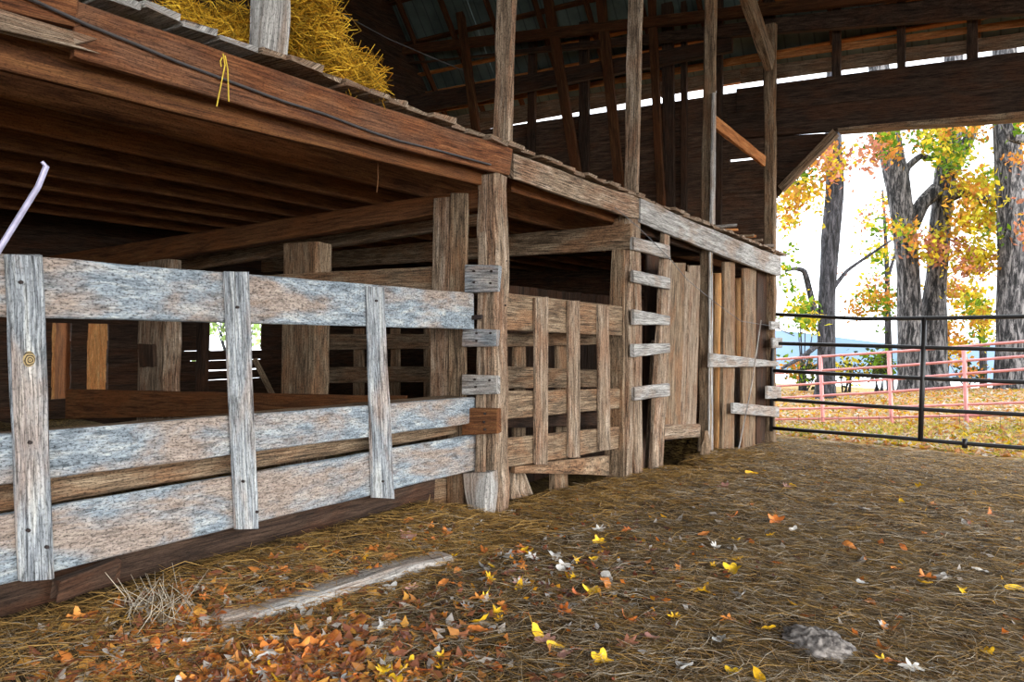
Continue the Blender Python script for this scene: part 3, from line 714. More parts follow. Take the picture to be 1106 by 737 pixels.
m = MB()
q = [onY(838, 147, YE+.02), onY(905, 143, YE+.02), onY(838, 215, YE+.02)]
for k in range(4):
    t0, t1 = k/4, (k+1)/4+.01
    A = q[0].lerp(q[2], t0); B = q[0].lerp(q[2], t1); A2 = q[1].lerp(q[2], t0); B2 = q[1].lerp(q[2], t1)
    off = Vector((0, .03, 0)); m.plank([A, B, B+off, A+off], [A2, B2, B2+off, A2+off], jit=.003)
tag(m.build('wall_gusset', M['dark']), kind='structure')

# loose wood scraps on the loft edge near the corner
for i, (u, v, l_, a_, mt) in enumerate(((780, 246, .3, .3, 'grey'), (788, 250, .22, 1.2, 'orange'), (797, 257, .35, .2, 'brown'), (803, 257, .3, .9, 'orange'), (812, 262, .25, .1, 'post'), (822, 268, .3, .5, 'grey'))):
    p = onX(u, v, X0-.08); p.z = max(p.z, ZL-.02)
    m = MB(); dv = Vector((math.cos(a_)*l_/2, math.sin(a_)*l_/2, .01)); s = Vector((-math.sin(a_), math.cos(a_), 0))*.03; up = Vector((0, 0, .03))
    m.plank([p-dv-s, p-dv+s, p-dv+s+up, p-dv-s+up], [p+dv-s, p+dv+s, p+dv+s+up, p+dv-s+up], jit=.008, seg=3)
    loneobj(m, 'wood_scrap', mt, 'loose broken wood scrap on the loft edge near the corner', 'scrap', 'wood scraps on the loft edge')

# wires and cords
def wire(pts, r, label, name='wire', mat='wire'):
    m = MB(); m.tube(pts, r, 5); return loneobj(m, name, mat, label, 'wire')
wire([onX(u, v, X0+.035) for u, v in ((-60, -38), (40, 2), (95, 27), (145, 47), (190, 66), (235, 83), (308, 110), (350, 123), (400, 142), (431, 152), (475, 163), (530, 178))], .006, 'black cable stapled along the reddish fascia board')
wire([onX(u, v, X0+.06) for u, v in ((664, 224), (690, 246), (724, 280), (742, 302), (770, 325), (800, 347), (832, 352))], .003, 'thin wire sagging from the fascia across the ladder to the corner')
wire([onX(u, v, X0-2.5) for u, v in ((330, -8), (386, 24), (420, 42), (466, 62), (500, 76))], .006, 'thin pale wire sagging through the dark loft')
wire([onY(u, v, YE-.3) for u, v in ((838, 348), (842, 356), (858, 363))], .006, 'short wire end at the corner post')
m = MB(); P0 = onX(50, 180, -2.35); P1 = onX(0, 268, -2.35); dr = (P1-P0).normalized()
tl_ = (P1.z+.0)/(-dr.z); P2 = P1+dr*tl_
m.tube([P0+Vector((0, -.012, .012)), P0, P0.lerp(P1, .25)+Vector((0, .008, 0)), P1, P2], .007, 8, taper=[.005, .0085, .0085, .0085, .009]); loneobj(m, 'metal_rod', 'rod', 'pale bent metal rod leaning in at the far left edge', 'rod')

# ------------------------------------------------------------------ hay heaps on the loft
def haycols(n, lo, hi, dark=.3):
    t = rng.random((n, 1)); c = np.array(lo)*(1-t)+np.array(hi)*t
    return c*np.where(rng.random((n, 1)) < dark, .35, 1.0)
HK = 0
def heap(name, cx, cy, sx, sy, h, n, label):
    e = empty(name, (cx, cy, ZL+.03), label, 'hay')
    m = MB(); lo = []
    for k in range(7):
        t = k/6; rr = math.cos(t*1.5)
        lo.append([Vector((cx+sx*.85*rr*math.cos(a_)*(1+.12*math.sin(a_*3+k)), cy+sy*.85*rr*math.sin(a_), ZL+.03+h*.8*math.sin(t*1.57))) for a_ in np.linspace(0, 6.2832, 16, endpoint=False)])
    m.loops(lo); m.build('hay_core', M['mound'], e)
    th = rng.random(n)*6.2832; ph = np.arcsin(rng.random(n)); lump = 1+.14*np.sin(th*3+1)+.1*np.sin(ph*9+th*5)+np.abs(rng.normal(0, .09, n))
    P = np.stack([cx+sx*np.cos(th)*np.cos(ph)*lump, cy+sy*np.sin(th)*np.cos(ph)*lump, ZL+.04+h*np.sin(ph)*lump], 1)
    Dr = rng.normal(0, 1, (n, 3)); Dr[:, 2] *= .6; Dr[:, 2] -= .1
    o = strands('hay_strands', P-np.array([cx, cy, ZL+.03]), Dr, rng.uniform(.06, .22, n), rng.uniform(.0016, .0034, n), haycols(n, srgb(186, 124, 14), srgb(255, 208, 70), .3), M['straw'], .25)
    o.parent = e; o['kind'] = 'stuff'
def hp(u, v, dx): return onX(u, v, X0-dx)
pA = hp(235, 50, .45); pB = hp(322, 75, .4); pC = hp(365, 90, .35)
heap('hay_heap', X0-.52, hp(236, 50, .5).y, .26, .30, .25, 5000, 'golden hay heap spilling over the loft edge left of the grey loft post')
heap('hay_heap', X0-.36, hp(318, 70, .36).y, .26, .13, .40, 4500, 'taller golden hay heap right behind the grey loft post')
heap('hay_heap', X0-.26, hp(366, 90, .26).y, .18, .16, .19, 3000, 'small low hay heap right of the grey loft post')
e = empty('hanging_straw', onX(240, 60, X0+.05), 'few straws dangling over the reddish fascia board', 'straw')
for pts in (((241, 58), (243, 70), (234, 115)), ((243, 60), (246, 75), (247, 110)), ((240, 62), (238, 66), (239, 72))):
    m = MB(); m.tube([onX(u, v, X0+.045) for u, v in pts], .0025, 4); o = m.build('straw', simple('straw_gold', srgb(226, 190, 60)), e)
for u, v0, v1, lb in ((408, 176, 208, 'thick dusty cobweb strand hanging under the loft'), (370, 152, 166, 'short pale twine end on the rim joist')):
    m = MB(); m.tube([onX(u, v0, X0-.2), onX(u+.5, (v0+v1)/2, X0-.2), onX(u-1, v1, X0-.2)], .004, 5); loneobj(m, 'twine', 'rafter', lb, 'twine')

# ------------------------------------------------------------------ gate in the barn opening
YG = YE-.25
e = empty('pipe_gate', onY(996, 480, YG), 'black pipe gate closing the barn opening', 'gate')
def ybar(pts, r, name, mat, parent, y=YG):
    m = MB(); m.tube([onY(u, v, y) for u, v in pts], r, 8); return m.build(name, M[mat], parent, smooth=True)
def ext(u, v, u2, v2, U): return (U, v2+(v2-v)/(u2-u)*(U-u2))
for (a, b, mid) in (((835, 339.5), (1106, 342), (930, 344.5)), ((835, 371), (1106, 378), (950, 374)), ((835, 400.5), (1106, 413), (960, 407)), ((835, 431.5), (1106, 448), (960, 440)), ((833, 462.5), (1106, 484), (960, 472))):
    ybar([a, mid, (1030, (mid[1]+b[1])/2+.3), b, ext(*mid, *b, 1300)], .024, 'rail', 'black', e)
ybar([(998, 343), (996, 420), (994, 477)], .03, 'upright', 'black', e)
ybar([(835, 338), (834, 400), (833, 466)], .025, 'upright', 'black', e)
ybar([(1298, 340), (1298, 505)], .03, 'upright', 'black', e)
ybar([(1042, 474), (1042, 484)], .03, 'latch', 'black', e)
# diagonal black limb seen beside the corner is a dead branch on the ground outside

# ------------------------------------------------------------------ pink corral fence outside
e = empty('corral_panel', depth(960, 450, 13.2), 'faded pink pipe corral fence outside the barn', 'fence')
def fp(u, v):                                   # the fence runs in a straight vertical plane from 14.2 m (left) to 11.5 m (right)
    a = depth(842, 400, 14.4); b = depth(1106, 400, 11.6); n = Vector((b.y-a.y, -(b.x-a.x), 0)); d = ray(u, v)
    return CAM + d*((a-CAM).dot(n)/d.dot(n))
Lr = (388, 401, 417, 428, 441, 452); Rr = (368, 384, 399, 413, 436, 449)
lv = [388, 403, 417, 430, 442, 453]; rv = [369, 385, 399, 413, 435, 447]
for a, b in zip(lv, rv):
    m = MB(); m.tube([fp(760, a+(a-b)/264*82), fp(842, a), fp(960, a+(b-a)*.44+1), fp(1106, b), fp(1200, b+(b-a)/264*94)], .021, 8); m.build('rail', M['pink'], e, smooth=True)
for u, vt, vb_ in ((887, 385, 457), (961, 379, 455), (1042, 374, 452), (1120, 368, 450), (815, 388, 458)):
    m = MB(); m.tube([fp(u-1, vt), fp(u+2, vb_), fp(u+2, vb_+5)], .034, 8); m.build('upright', M['pink'], e, smooth=True)
# woven field fence just outside the gate
e = empty('wire_fence', fp(980, 460)+Vector((0, -1, 0)), 'thin rusty woven wire fence low in front of the pink corral', 'fence')
for vv in (458, 470, 446):
    m = MB(); m.tube([fp(842, vv+3)+Vector((0, -.6, 0)), fp(1106, vv)+Vector((0, -.6, 0))], .004, 4); m.build('line_wire', M['wire'], e)
for uu in range(850, 1106, 21):
    m = MB(); m.tube([fp(uu, 444)+Vector((0, -.6, 0)), fp(uu+1, 474)+Vector((0, -.6, 0))], .004, 4); m.build('stay_wire', M['wire'], e)

# ------------------------------------------------------------------ trees
FC = {'yellow': (srgb(236, 196, 40), srgb(216, 210, 70)), 'orange': (srgb(226, 172, 60), srgb(220, 136, 62)), 'green': (srgb(90, 130, 30), srgb(140, 170, 40)),
      'pink': (srgb(216, 150, 110), srgb(196, 120, 100)), 'dark': (srgb(50, 70, 36), srgb(90, 90, 50))}
def foliage(parent, clusters, dep, size=.09, name='foliage'):
    Vs, Cs = [], []
    for (u, v, ru, rv, n, mixc) in clusters:
        n = int(n*1.7)
        nsub = max(3, n//10)
        su = rng.normal(u, ru*.55, nsub); sv = rng.normal(v, rv*.55, nsub)
        for k in range(nsub):
            dp = dep + rng.normal(0, .8)
            c = np.array(depth(su[k], sv[k], dp)); cn = mixc[rng.integers(len(mixc))]; ca, cb = FC[cn]
            q = max(4, int(n/nsub))
            P = c + rng.normal(0, .14, (q, 3))
            for p in P:
                a = rng.normal(0, 1, 3); a /= np.linalg.norm(a); b = np.cross(a, rng.normal(0, 1, 3)); b /= np.linalg.norm(b); s = size*rng.uniform(.6, 1.4)
                nn = np.cross(a, b)
                # five-sided folded leaf
                Vs += [p-a*s, p-b*s*.55+nn*s*.2-a*s*.1, p+a*s*.3-b*s*.35, p+a*s, p+a*s*.3+b*s*.4, p+b*s*.55+nn*s*.2-a*s*.1]
                t = rng.random(); col = (np.array(ca)*(1-t)+np.array(cb)*t)*rng.uniform(.4, .9)
                Cs += [col]*6
    V = np.array(Vs)-np.array(parent.location); Fc = []
    nl = len(V)//6; base = np.arange(nl)[:, None]*6
    Fc = np.concatenate([base+np.array([[0, 1, 2, 3]]), base+np.array([[3, 4, 5, 0]])])
    o = mesh_np(name, V, Fc, M['foliage'], np.array(Cs)); o.parent = parent; return o
def trunk(pts, dep, parent, name='trunk', mat='bark', n=14):
    """pts: (u, v, width px, ddepth)"""
    P = [depth(u, v, dep+dd) for u, v, w, dd in pts]; Rr_ = [w*(dep+dd)/F/2 for u, v, w, dd in pts]
    # subdivide
    PP, RR = [], []
    for i in range(len(P)-1):
        for k in range(5):
            t = k/5; PP.append(P[i].lerp(P[i+1], t)); RR.append(Rr_[i]*(1-t)+Rr_[i+1]*t)
    PP.append(P[-1]); RR.append(Rr_[-1])
    for i in range(1, len(PP)-1): PP[i] = PP[i]*.5+(PP[i-1]+PP[i+1])*.25
    m = MB(); a = None; loops = []
    for i, p in enumerate(PP):
        d = (PP[min(i+1, len(PP)-1)]-PP[max(i-1, 0)]).normalized()
        a = d.orthogonal().normalized() if a is None else (a-d*a.dot(d)).normalized(); b = d.cross(a)
        loops.append([p+(a*math.cos(6.2832*k/n)+b*math.sin(6.2832*k/n))*RR[i]*(1+.12*noise.noise(Vector((math.cos(6.28*k/n)*3, math.sin(6.28*k/n)*3, i*.25+u_seed[0])))) for k in range(n)])
    m.loops(loops); return m.build(name, M[mat], parent, smooth=True)
u_seed = [0.0]
def gbase(u, dep):
    p = depth(u, 400, dep); return Vector((p.x, p.y, gz(p.x, p.y)))
def tree(u, dep, label, trunks, branches=(), clusters=(), mat='bark', size=.08, cat='tree', group=None):
    u_seed[0] += 3.7
    b = gbase(u, dep); e = empty('oak_tree', b, label, cat, group)
    for t in trunks: trunk(t, dep, e, 'trunk', mat)
    for t in branches: trunk(t, dep, e, 'branch', mat, 8)
    if clusters: foliage(e, clusters, dep-1, size)
    return e
tree(890, 21, 'slim dark-barked tree left of the twin oak, nearest the barn corner',
     [[(890, 440, 26, 0), (892, 405, 19, 0), (893, 320, 17, 0), (897, 260, 19, 0), (902, 200, 19, 0), (900, 150, 16, 0), (902, 20, 14, 0)]],
     [[(882, 345, 8, 0), (877, 325, 7, 0), (869, 292, 6, -.3), (858, 290, 4, -.5), (848, 293, 3, -.5)], [(893, 320, 6, 0), (915, 292, 4, .2), (940, 275, 3, .3), (965, 258, 2, .3)],
      [(884, 372, 6, 0), (868, 385, 5, -.5), (845, 398, 3, -1)]],
     [(862, 208, 24, 20, 300, ['yellow', 'orange', 'yellow']), (852, 235, 8, 18, 90, ['orange', 'yellow']), (900, 175, 18, 16, 220, ['pink', 'orange', 'yellow']), (935, 170, 22, 12, 110, ['pink', 'pink', 'orange']),
      (865, 185, 16, 10, 90, ['green', 'dark']), (850, 285, 5, 26, 50, ['yellow', 'green']), (867, 335, 16, 22, 140, ['green', 'yellow'])], 'darkbark')
tree(985, 22, 'massive grey twin-trunked oak in the middle of the opening',
     [[(988, 436, 44, 0), (988, 412, 33, 0), (984, 350, 26, 0), (981, 300, 23, 0), (976, 240, 23, 0), (968, 190, 25, 0), (958, 140, 22, 0), (945, 40, 20, 0)],
      [(1008, 436, 40, .2), (1007, 400, 30, .2), (1008, 350, 27, .2), (1011, 300, 21, .2), (1015, 250, 21, .2), (1020, 200, 22, .2), (1026, 150, 22, .2), (1030, 60, 18, .2)]],
     [[(984, 245, 16, 0), (996, 220, 16, 0), (1012, 205, 18, 0)], [(1018, 215, 15, 0), (1040, 205, 16, -.5), (1060, 215, 11, -.8), (1085, 218, 6, -1)], [(1025, 190, 14, 0), (1042, 160, 13, 0), (1055, 130, 10, 0)],
      [(975, 200, 7, 0), (980, 180, 8, 0), (995, 168, 7, 0), (1008, 172, 5, 0)], [(1066, 232, 7, 0), (1068, 250, 8, 0), (1074, 240, 7, 0)]],
     [(958, 155, 12, 12, 160, ['green', 'green', 'orange']), (1005, 150, 18, 14, 260, ['yellow', 'green', 'yellow', 'orange']), (1030, 165, 16, 20, 240, ['green', 'green', 'yellow']), (1052, 205, 18, 16, 260, ['orange', 'yellow']),
      (1048, 235, 22, 22, 420, ['yellow', 'orange', 'yellow']), (1072, 220, 10, 44, 380, ['yellow', 'green', 'yellow']), (1010, 265, 26, 16, 300, ['orange', 'yellow', 'pink']), (1050, 285, 26, 14, 300, ['orange', 'pink', 'yellow']),
      (975, 250, 14, 8, 90, ['yellow', 'green', 'orange']), (1060, 275, 14, 14, 180, ['yellow']), (1040, 140, 24, 8, 150, ['orange', 'green'])])
tree(1090, 20, 'straight ridged-bark oak at the right edge beyond the gate',
     [[(1094, 440, 44, 0), (1094, 412, 36, 0), (1093, 350, 30, 0), (1094, 280, 29, 0), (1092, 210, 28, 0), (1087, 140, 25, 0), (1084, 20, 22, 0)]],
     [[(1072, 118, 7, -1), (1084, 128, 10, -1), (1093, 148, 11, -1), (1106, 152, 11, -1), (1140, 160, 10, -1)]],
     [(1102, 138, 8, 8, 60, ['orange', 'green']), (1104, 165, 8, 12, 30, ['orange']), (1103, 230, 6, 40, 50, ['pink', 'orange'])])
e = tree(958, 26, 'thin dark sapling with yellow leaves left of the twin oak',
     [[(962, 430, 8, 0), (959, 360, 7, 0), (958, 290, 5, 0), (955, 230, 3, 0), (953, 205, 2, 0)]],
     [[(959, 300, 4, 0), (968, 270, 3, 0), (978, 250, 2, 0)]],
     [(950, 275, 12, 8, 110, ['yellow', 'yellow', 'green']), (945, 250, 14, 14, 70, ['yellow', 'green', 'dark']), (940, 235, 12, 10, 50, ['yellow', 'green', 'pink']), (945, 315, 20, 20, 260, ['orange', 'pink', 'yellow', 'green']), (955, 330, 18, 14, 150, ['orange', 'green']),
      (928, 335, 10, 8, 60, ['orange']), (955, 215, 10, 8, 40, ['orange', 'yellow'])], 'darkbark')
tree(1050, 25, 'young yellow-leaved tree low between the two big oaks',
     [[(1062, 432, 8, 0), (1062, 380, 7, 0), (1058, 340, 5, 0), (1052, 310, 3, 0)], [(1020, 425, 7, 0), (1022, 390, 6, 0), (1024, 350, 4, 0)]], [],
     [(1050, 330, 22, 14, 380, ['yellow', 'yellow', 'green']), (1058, 345, 16, 10, 180, ['yellow', 'orange']), (1030, 315, 22, 12, 220, ['orange', 'pink', 'yellow']), (1032, 375, 14, 12, 180, ['yellow', 'orange']), (1062, 365, 10, 8, 70, ['yellow', 'green']), (1025, 355, 10, 8, 70, ['orange'])], 'darkbark')
# bushes behind the corral
for i, (u, v, ru, rv, n, cs, lb) in enumerate(((868, 345, 16, 14, 260, ['green', 'green', 'yellow'], 'green bush beside the barn corner beyond the gate'), (950, 395, 12, 14, 260, ['green', 'dark'], 'dark green bush at the foot of the thin sapling'),
        (915, 400, 18, 10, 160, ['dark', 'yellow'], 'sparse bush right of the slim dark tree'), (868, 400, 16, 12, 200, ['dark', 'green', 'orange'], 'scrubby bush left of the slim dark tree'), (1045, 400, 16, 8, 120, ['dark', 'orange'], 'scrubby brush under the young yellow-leaved tree'))):
    b = gbase(u, 24); e = empty('bush', b, lb, 'bush')
    foliage(e, [(u, v, ru, rv, n, cs)], 24, .08)
    for k in range(5):
        uu = u+rng.normal(0, ru*.5); m = MB(); m.tube([gbase(u+k*2-4, 24), depth((u+uu)/2, (v+420)/2, 24), depth(uu, v-rv*.6, 24)], .02, 5, taper=[.03, .02, .008]); m.build('stem', M['darkbark'], e)
b = Vector((-17, onX(250, 362, -17).y, -.2)); e = empty('bush', b, 'green bush seen through the small bright window', 'bush'); V_, C_ = [], []
m = MB()
for k in range(9): m.tube([b, b+Vector((rng.normal(0, .4), rng.normal(0, .5), .9)), b+Vector((rng.normal(0, .6), rng.normal(0, .9), 1.9))], .02, 5, taper=[.03, .02, .006])
m.build('stem', M['darkbark'], e)
P = np.array(b)+rng.normal(0, 1, (700, 3))*np.array([.4, .8, .5])+np.array([0, 0, 1.5])
A_ = rng.normal(0, .06, (700, 3)); B_ = rng.normal(0, .06, (700, 3))
V_ = np.stack([P-A_, P+B_, P+A_, P-B_], 1).reshape(-1, 3)-np.array(b)
o = mesh_np('foliage', V_, np.arange(2800).reshape(-1, 4), M['foliage'], np.repeat(np.array([srgb(150, 170, 100)])*rng.uniform(.5, 1.3, (700, 1)), 4, 0)); o.parent = e
# distant hills
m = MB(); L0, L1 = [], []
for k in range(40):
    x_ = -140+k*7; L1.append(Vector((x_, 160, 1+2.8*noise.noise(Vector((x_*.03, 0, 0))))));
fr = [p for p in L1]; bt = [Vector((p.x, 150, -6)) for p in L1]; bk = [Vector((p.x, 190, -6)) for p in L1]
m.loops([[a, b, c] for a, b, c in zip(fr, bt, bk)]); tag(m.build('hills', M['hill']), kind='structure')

# ------------------------------------------------------------------ things on the ground
P0 = onG(232, 668)-Vector((0, 0, .012)); P1 = onG(474, 604)-Vector((0, 0, .015))
m = MB(); d_ = (P1-P0); d_.z = 0; s = Vector((-d_.y, d_.x, 0)).normalized()*.07
m.plank([P0-s+Vector((0, 0, -.05)), P0+s+Vector((0, 0, -.05)), P0+s+Vector((0, 0, .035)), P0-s+Vector((0, 0, .03))], [P1-s+Vector((0, 0, -.05)), P1+s+Vector((0, 0, -.05)), P1+s+Vector((0, 0, .05)), P1-s+Vector((0, 0, .05))], jit=.014, ch=.014, rag=.04, seg=16)
loneobj(m, 'half_buried_timber', 'grey', 'half-buried pale timber lying on the ground before the left fence', 'timber')
pr = onG(882, 704); me = bpy.data.meshes.new('stone')
vs, fs = [], []
nu, nv = 96, 48
for j in range(nv+1):
    for i in range(nu):
        th = 6.2832*i/nu; ph = math.pi*j/nv; n_ = Vector((math.cos(th)*math.sin(ph), math.sin(th)*math.sin(ph), math.cos(ph)))
        k = 1+.25*noise.noise(n_*1.6)+.22*noise.noise(n_*4)-.16*abs(noise.noise(n_*8+Vector((3, 1, 5))))+.1*noise.noise(n_*17)
        vs.append((n_.x*.135*k, n_.y*.10*k, n_.z*.055*k))
for j in range(nv):
    for i in range(nu): fs.append((j*nu+i, j*nu+(i+1) % nu, (j+1)*nu+(i+1) % nu, (j+1)*nu+i))
me.from_pydata(vs, [], fs); me.materials.append(M['rock']); o = bpy.data.objects.new('field_stone', me); COL.objects.link(o)
o.location = pr+Vector((0, .03, .012)); o.rotation_euler = (0, 0, -.6); me.polygons.foreach_set('use_smooth', [True]*len(fs)); tag(o, 'flat grey stone on the straw near the bottom right', 'stone')

# straw litter
def straw_region(n, fu, lo, hi, lmin, lmax, rmin, rmax, ang=None, dark=.3, lift=.012, spread=.9):
    P = np.empty((n, 3)); k = 0
    while k < n:
        x_, y_ = fu()
        P[k] = (x_, y_, gz(x_, y_)+rng.random()*lift); k += 1
    a = rng.uniform(0, 6.2832, n) if ang is None else rng.normal(ang, spread, n)
    Dr = np.stack([np.cos(a), np.sin(a), rng.normal(0, .10, n)], 1)
    return P, Dr, rng.uniform(lmin, lmax, n), rng.uniform(rmin, rmax, n), haycols(n, lo, hi, dark)
def near():                                    # ground the camera sees, denser close by
    while True:
        r = rng.uniform(2.2**.5, 6.5**.5)**2; a = rng.uniform(-.68, 1.24)
        x_, y_ = -r*math.sin(a), r*math.cos(a)
        if x_ > -2.75: return x_, y_
def far():
    while True:
        x_, y_ = rng.uniform(-2.72, 2.8), rng.uniform(5, 11.1)
        return x_, y_
def join(*sets): return [np.concatenate(c) for c in zip(*sets)]
BR = (srgb(92, 76, 60), srgb(186, 162, 130)); GO = (srgb(124, 88, 42), srgb(196, 156, 90)); WH = (srgb(140, 130, 116), srgb(206, 192, 170))
S = join(straw_region(34000, near, *BR, .04, .17, .0007, .0016, ang=-.4, dark=.42), straw_region(11000, near, *GO, .06, .25, .0008, .0016, ang=-.5, dark=.25), straw_region(8000, near, *WH, .03, .18, .0006, .0013, dark=.1, lift=.02))
o = strands('straw_litter', *S, M['straw']); tag(o, 'trampled straw litter over the near barn floor', 'straw', kind='stuff')
S = join(straw_region(16000, far, *BR, .08, .3, .0014, .003, ang=-.4, dark=.35), straw_region(10000, far, *GO, .08, .3, .0014, .003, ang=-.4, dark=.2), straw_region(7000, far, *WH, .06, .2, .001, .002, dark=.1))
o = strands('straw_litter', *S, M['straw']); tag(o, 'trampled straw litter over the far barn floor up to the gate', 'straw', kind='stuff')
def bank():
    if rng.random() < .55: return rng.uniform(-2.8, -2.2), rng.uniform(.6, 3.9)
    return max(-2.72, rng.normal(-2.45, .22)), rng.uniform(4.0, 8.5)
S = straw_region(9000, bank, *GO, .06, .26, .001, .0022, dark=.42, lift=.022)
o = strands('straw_litter', *S, M['straw']); tag(o, 'golden straw banked along the foot of the stall front', 'straw', kind='stuff')
# upright dry tufts at the lower left
e_ = onG(170, 668); n = 60
P = np.array([[e_.x+rng.normal(0, .06), e_.y+rng.normal(0, .06), e_.z+.05] for _ in range(n)]); Dr = rng.normal(0, .6, (n, 3)); Dr[:, 2] = np.abs(Dr[:, 2])+.5
o = strands('grass_tuft', P, Dr, rng.uniform(.1, .24, n), rng.uniform(.0012, .002, n), haycols(n, *WH, .1), M['straw']); tag(o, 'dry pale grass tuft before the broad batten', 'grass', kind='stuff')

# fallen leaves: lobed, curled
def leafmesh(kind, seed):
    r_ = np.random.default_rng(seed); pts = []
    nb = 28
    for k in range(nb):
        a = 6.2832*k/nb
        if kind == 'oak': rr = .62+.3*math.cos(a*7)*(.6+.4*abs(math.sin(a))); sx, sy = 1, .62
        elif kind == 'maple': rr = .55+.42*abs(math.cos(a*2.5))**1.5; sx, sy = .85, .85
        else: rr = .9; sx, sy = 1, .42*(1-.3*math.cos(a))
        pts.append((math.cos(a)*rr*sx, math.sin(a)*rr*sy))
    c1, c2, tw = r_.uniform(-.9, .9), r_.uniform(.3, 1.3), r_.uniform(-.5, .5)
    def Z(x, y): return c2*.9*y*y+c1*.5*x*x+tw*x*y+.06*math.sin(9*x+seed)
    s = .055; vs = [(0, 0, 0)]; fs = []
    for rad in (.5, 1):
        for x, y in pts: vs.append((x*rad*s, y*rad*s, Z(x*rad, y*rad)*s))
    for k in range(nb):
        q = (k+1) % nb; fs.append((0, 1+k, 1+q)); fs.append((1+k, 1+nb+k, 1+nb+q, 1+q))
    # stalk
    b = len(vs); vs += [(.95*s, .02*s, 0), (.95*s, -.02*s, 0), (1.7*s, 0, .2*s)]; fs.append((b, b+1, b+2))
    zmin = min(v[2] for v in vs); vs = [(x, y, z-zmin) for x, y, z in vs]
    me = bpy.data.meshes.new('leaf'); me.from_pydata(vs, [], fs); me.polygons.foreach_set('use_smooth', [True]*len(fs)); return me
protos = {}
for cn, mt in LC.items():
    protos[cn] = []
    for s_ in range(5):
        kind = ('oak', 'maple', 'ovate', 'oak', 'ovate')[s_]
        me = leafmesh(kind, s_*7+len(cn)); me.materials.append(mt); protos[cn].append(me)
zones = [ # name, count, pixel sampler, colour weights
    ('in the drift beside the half-buried timber', 125, lambda: (rng.normal(290, 100), 748-abs(rng.normal(0, 60))), (.5, .2, .14, .08, .08)),
    ('in the band of litter around the main post foot', 70, lambda: (rng.normal(560, 90), rng.normal(615, 34)), (.42, .14, .2, .14, .1)),
    ('scattered on the open straw floor at the right', 62, lambda: (rng.uniform(720, 1106), rng.uniform(500, 735)), (.22, .12, .34, .26, .06)),
    ('scattered on the straw in the middle foreground', 26, lambda: (rng.uniform(420, 740), rng.uniform(650, 737)), (.25, .15, .3, .2, .1)),
    ('along the bank under the left fence', 15, lambda: (rng.uniform(60, 480), rng.uniform(560, 650)), (.5, .2, .1, .15, .05))]
names = list(LC)
for zn, cnt, smp, wts in zones:
    k = 0
    while k < cnt:
        u, v = smp()
        if not (-5 < u < 1110 and 490 < v < 750): continue
        p = onG(u, v)
        if p.x < -2.68 or (p.xy-pr.xy).length < .17: continue
        cn = names[rng.choice(5, p=np.array(wts)/sum(wts))]
        o = bpy.data.objects.new('fallen_leaf', protos[cn][rng.integers(5)]); COL.objects.link(o)
        o.location = p+Vector((0, 0, .008)); sc_ = rng.uniform(.55, 1.08)*(1.2 if p.length > 5 else 1); o.scale = (sc_,)*3
        o.rotation_euler = (rng.normal(0, .35), rng.normal(0, .35), rng.uniform(0, 6.28))
        tag(o, cn+' fallen leaf '+zn, 'leaf', cn+' fallen leaves '+zn); k += 1
# special pieces
def one_leaf(u, v, cn, mi, sc_, label):
    o = bpy.data.objects.new('fallen_leaf', protos[cn][mi]); COL.objects.link(o); o.location = onG(u, v)+Vector((0, 0, .02)); o.scale = (sc_,)*3; o.rotation_euler = (.2, -.2, rng.uniform(0, 6)); tag(o, label, 'leaf')
one_leaf(178, 690, 'dull brown', 0, 1.6, 'large brown oak leaf low at left in front of the timber')

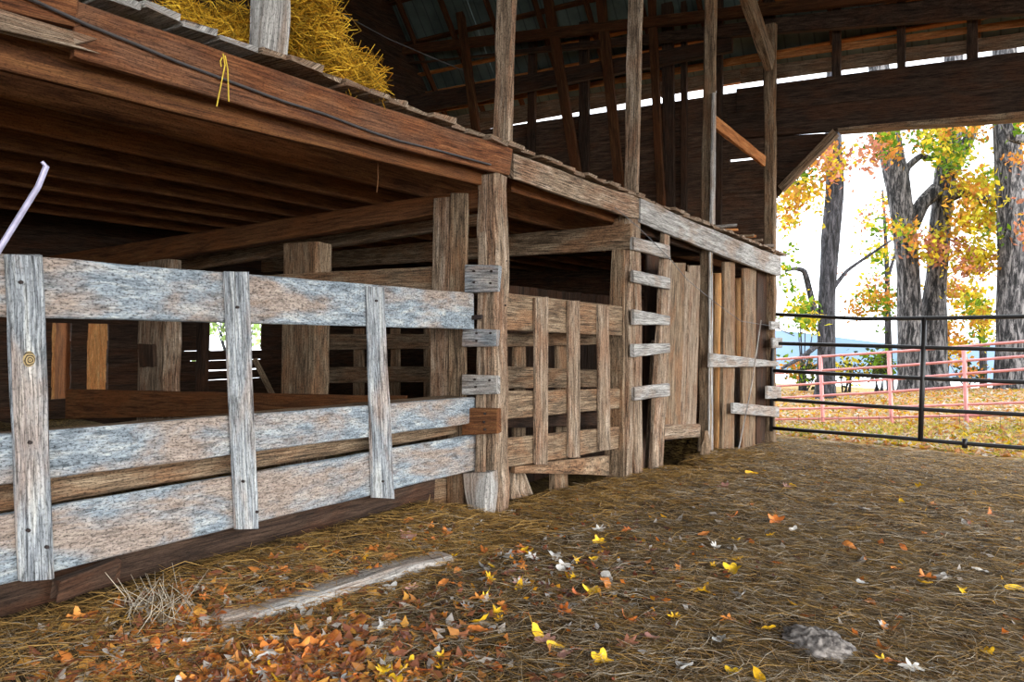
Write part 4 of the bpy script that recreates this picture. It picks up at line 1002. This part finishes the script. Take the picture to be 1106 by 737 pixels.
def scatter(name, n, fn, size, cols, label, lift=.01, flat=.5, k=1.0):
    P = np.array([(lambda q: (q[0], q[1], gz(*q)+rng.random()*lift))(fn()) for _ in range(n)])
    A = rng.normal(0, 1, (n, 3)); A[:, 2] *= flat; A /= np.linalg.norm(A, axis=1, keepdims=True)
    B = np.cross(A, np.stack([rng.normal(0, flat, n), rng.normal(0, flat, n), np.ones(n)], 1)); B /= np.linalg.norm(B, axis=1, keepdims=True); Nn = np.cross(A, B)
    s = (size*rng.uniform(.5, 1.3, n))[:, None]
    V = np.stack([P-A*s, P-B*s*.6+Nn*s*.25, P+A*s*.3-B*s*.3, P+A*s, P+A*s*.3+B*s*.3, P+B*s*.6+Nn*s*.25], 1).reshape(-1, 3)
    base = np.arange(n)[:, None]*6; Fc = np.concatenate([base+np.array([[0, 1, 2, 3]]), base+np.array([[3, 4, 5, 0]])])
    ci = np.array([srgb(*c) for c in cols])[rng.integers(len(cols), size=n)]*rng.uniform(.8, 1.1, (n, 1))*k
    o = mesh_np(name, V, Fc, M['foliage'], np.repeat(ci, 6, 0)); return tag(o, label, 'leaves', kind='stuff')
scatter('leaf_carpet', 16000, lambda: (rng.uniform(-7, 7), 11.3+rng.random()**1.5*13), .055, [(232, 184, 30), (222, 150, 90), (230, 200, 170), (200, 130, 40), (150, 150, 50), (235, 225, 210), (226, 170, 120)], 'yellow and orange leaf carpet outside the barn', .03, k=.7)
scatter('leaf_litter', 1500, lambda: (rng.uniform(-2.65, 2.6), rng.uniform(3.2, 11.2)), .028, [(200, 110, 40), (170, 160, 150), (226, 170, 40), (110, 70, 50), (210, 200, 190)], 'small scattered leaf bits over the barn floor', .01)
def driftf():
    p = onG(rng.normal(300, 115), 748-abs(rng.normal(0, 62))); return max(p.x, -2.65), p.y
scatter('leaf_litter', 2200, driftf, .03, [(226, 144, 72), (186, 120, 84), (216, 206, 196), (232, 170, 80), (170, 110, 84), (226, 156, 90)], 'packed small leaves filling the drift beside the half-buried timber', .02)
def bandf():
    p = onG(rng.normal(570, 110), rng.normal(612, 38)); return max(p.x, -2.65), p.y
scatter('leaf_litter', 700, bandf, .02, [(216, 124, 44), (226, 160, 40), (206, 200, 196), (110, 70, 66), (150, 84, 60)], 'small leaf bits in the band of litter around the main post foot', .015)
def grassf(): return rng.uniform(-4.5, 3), rng.uniform(11.3, 14)
S = straw_region(3500, grassf, srgb(150, 160, 40), srgb(220, 200, 70), .08, .22, .002, .004, dark=.15)
S[1][:, 2] += rng.uniform(.3, 2, len(S[1]))
o = strands('grass', *S, M['straw']); tag(o, 'yellow-green grass sprouting through the leaves beyond the gate', 'grass', kind='stuff')
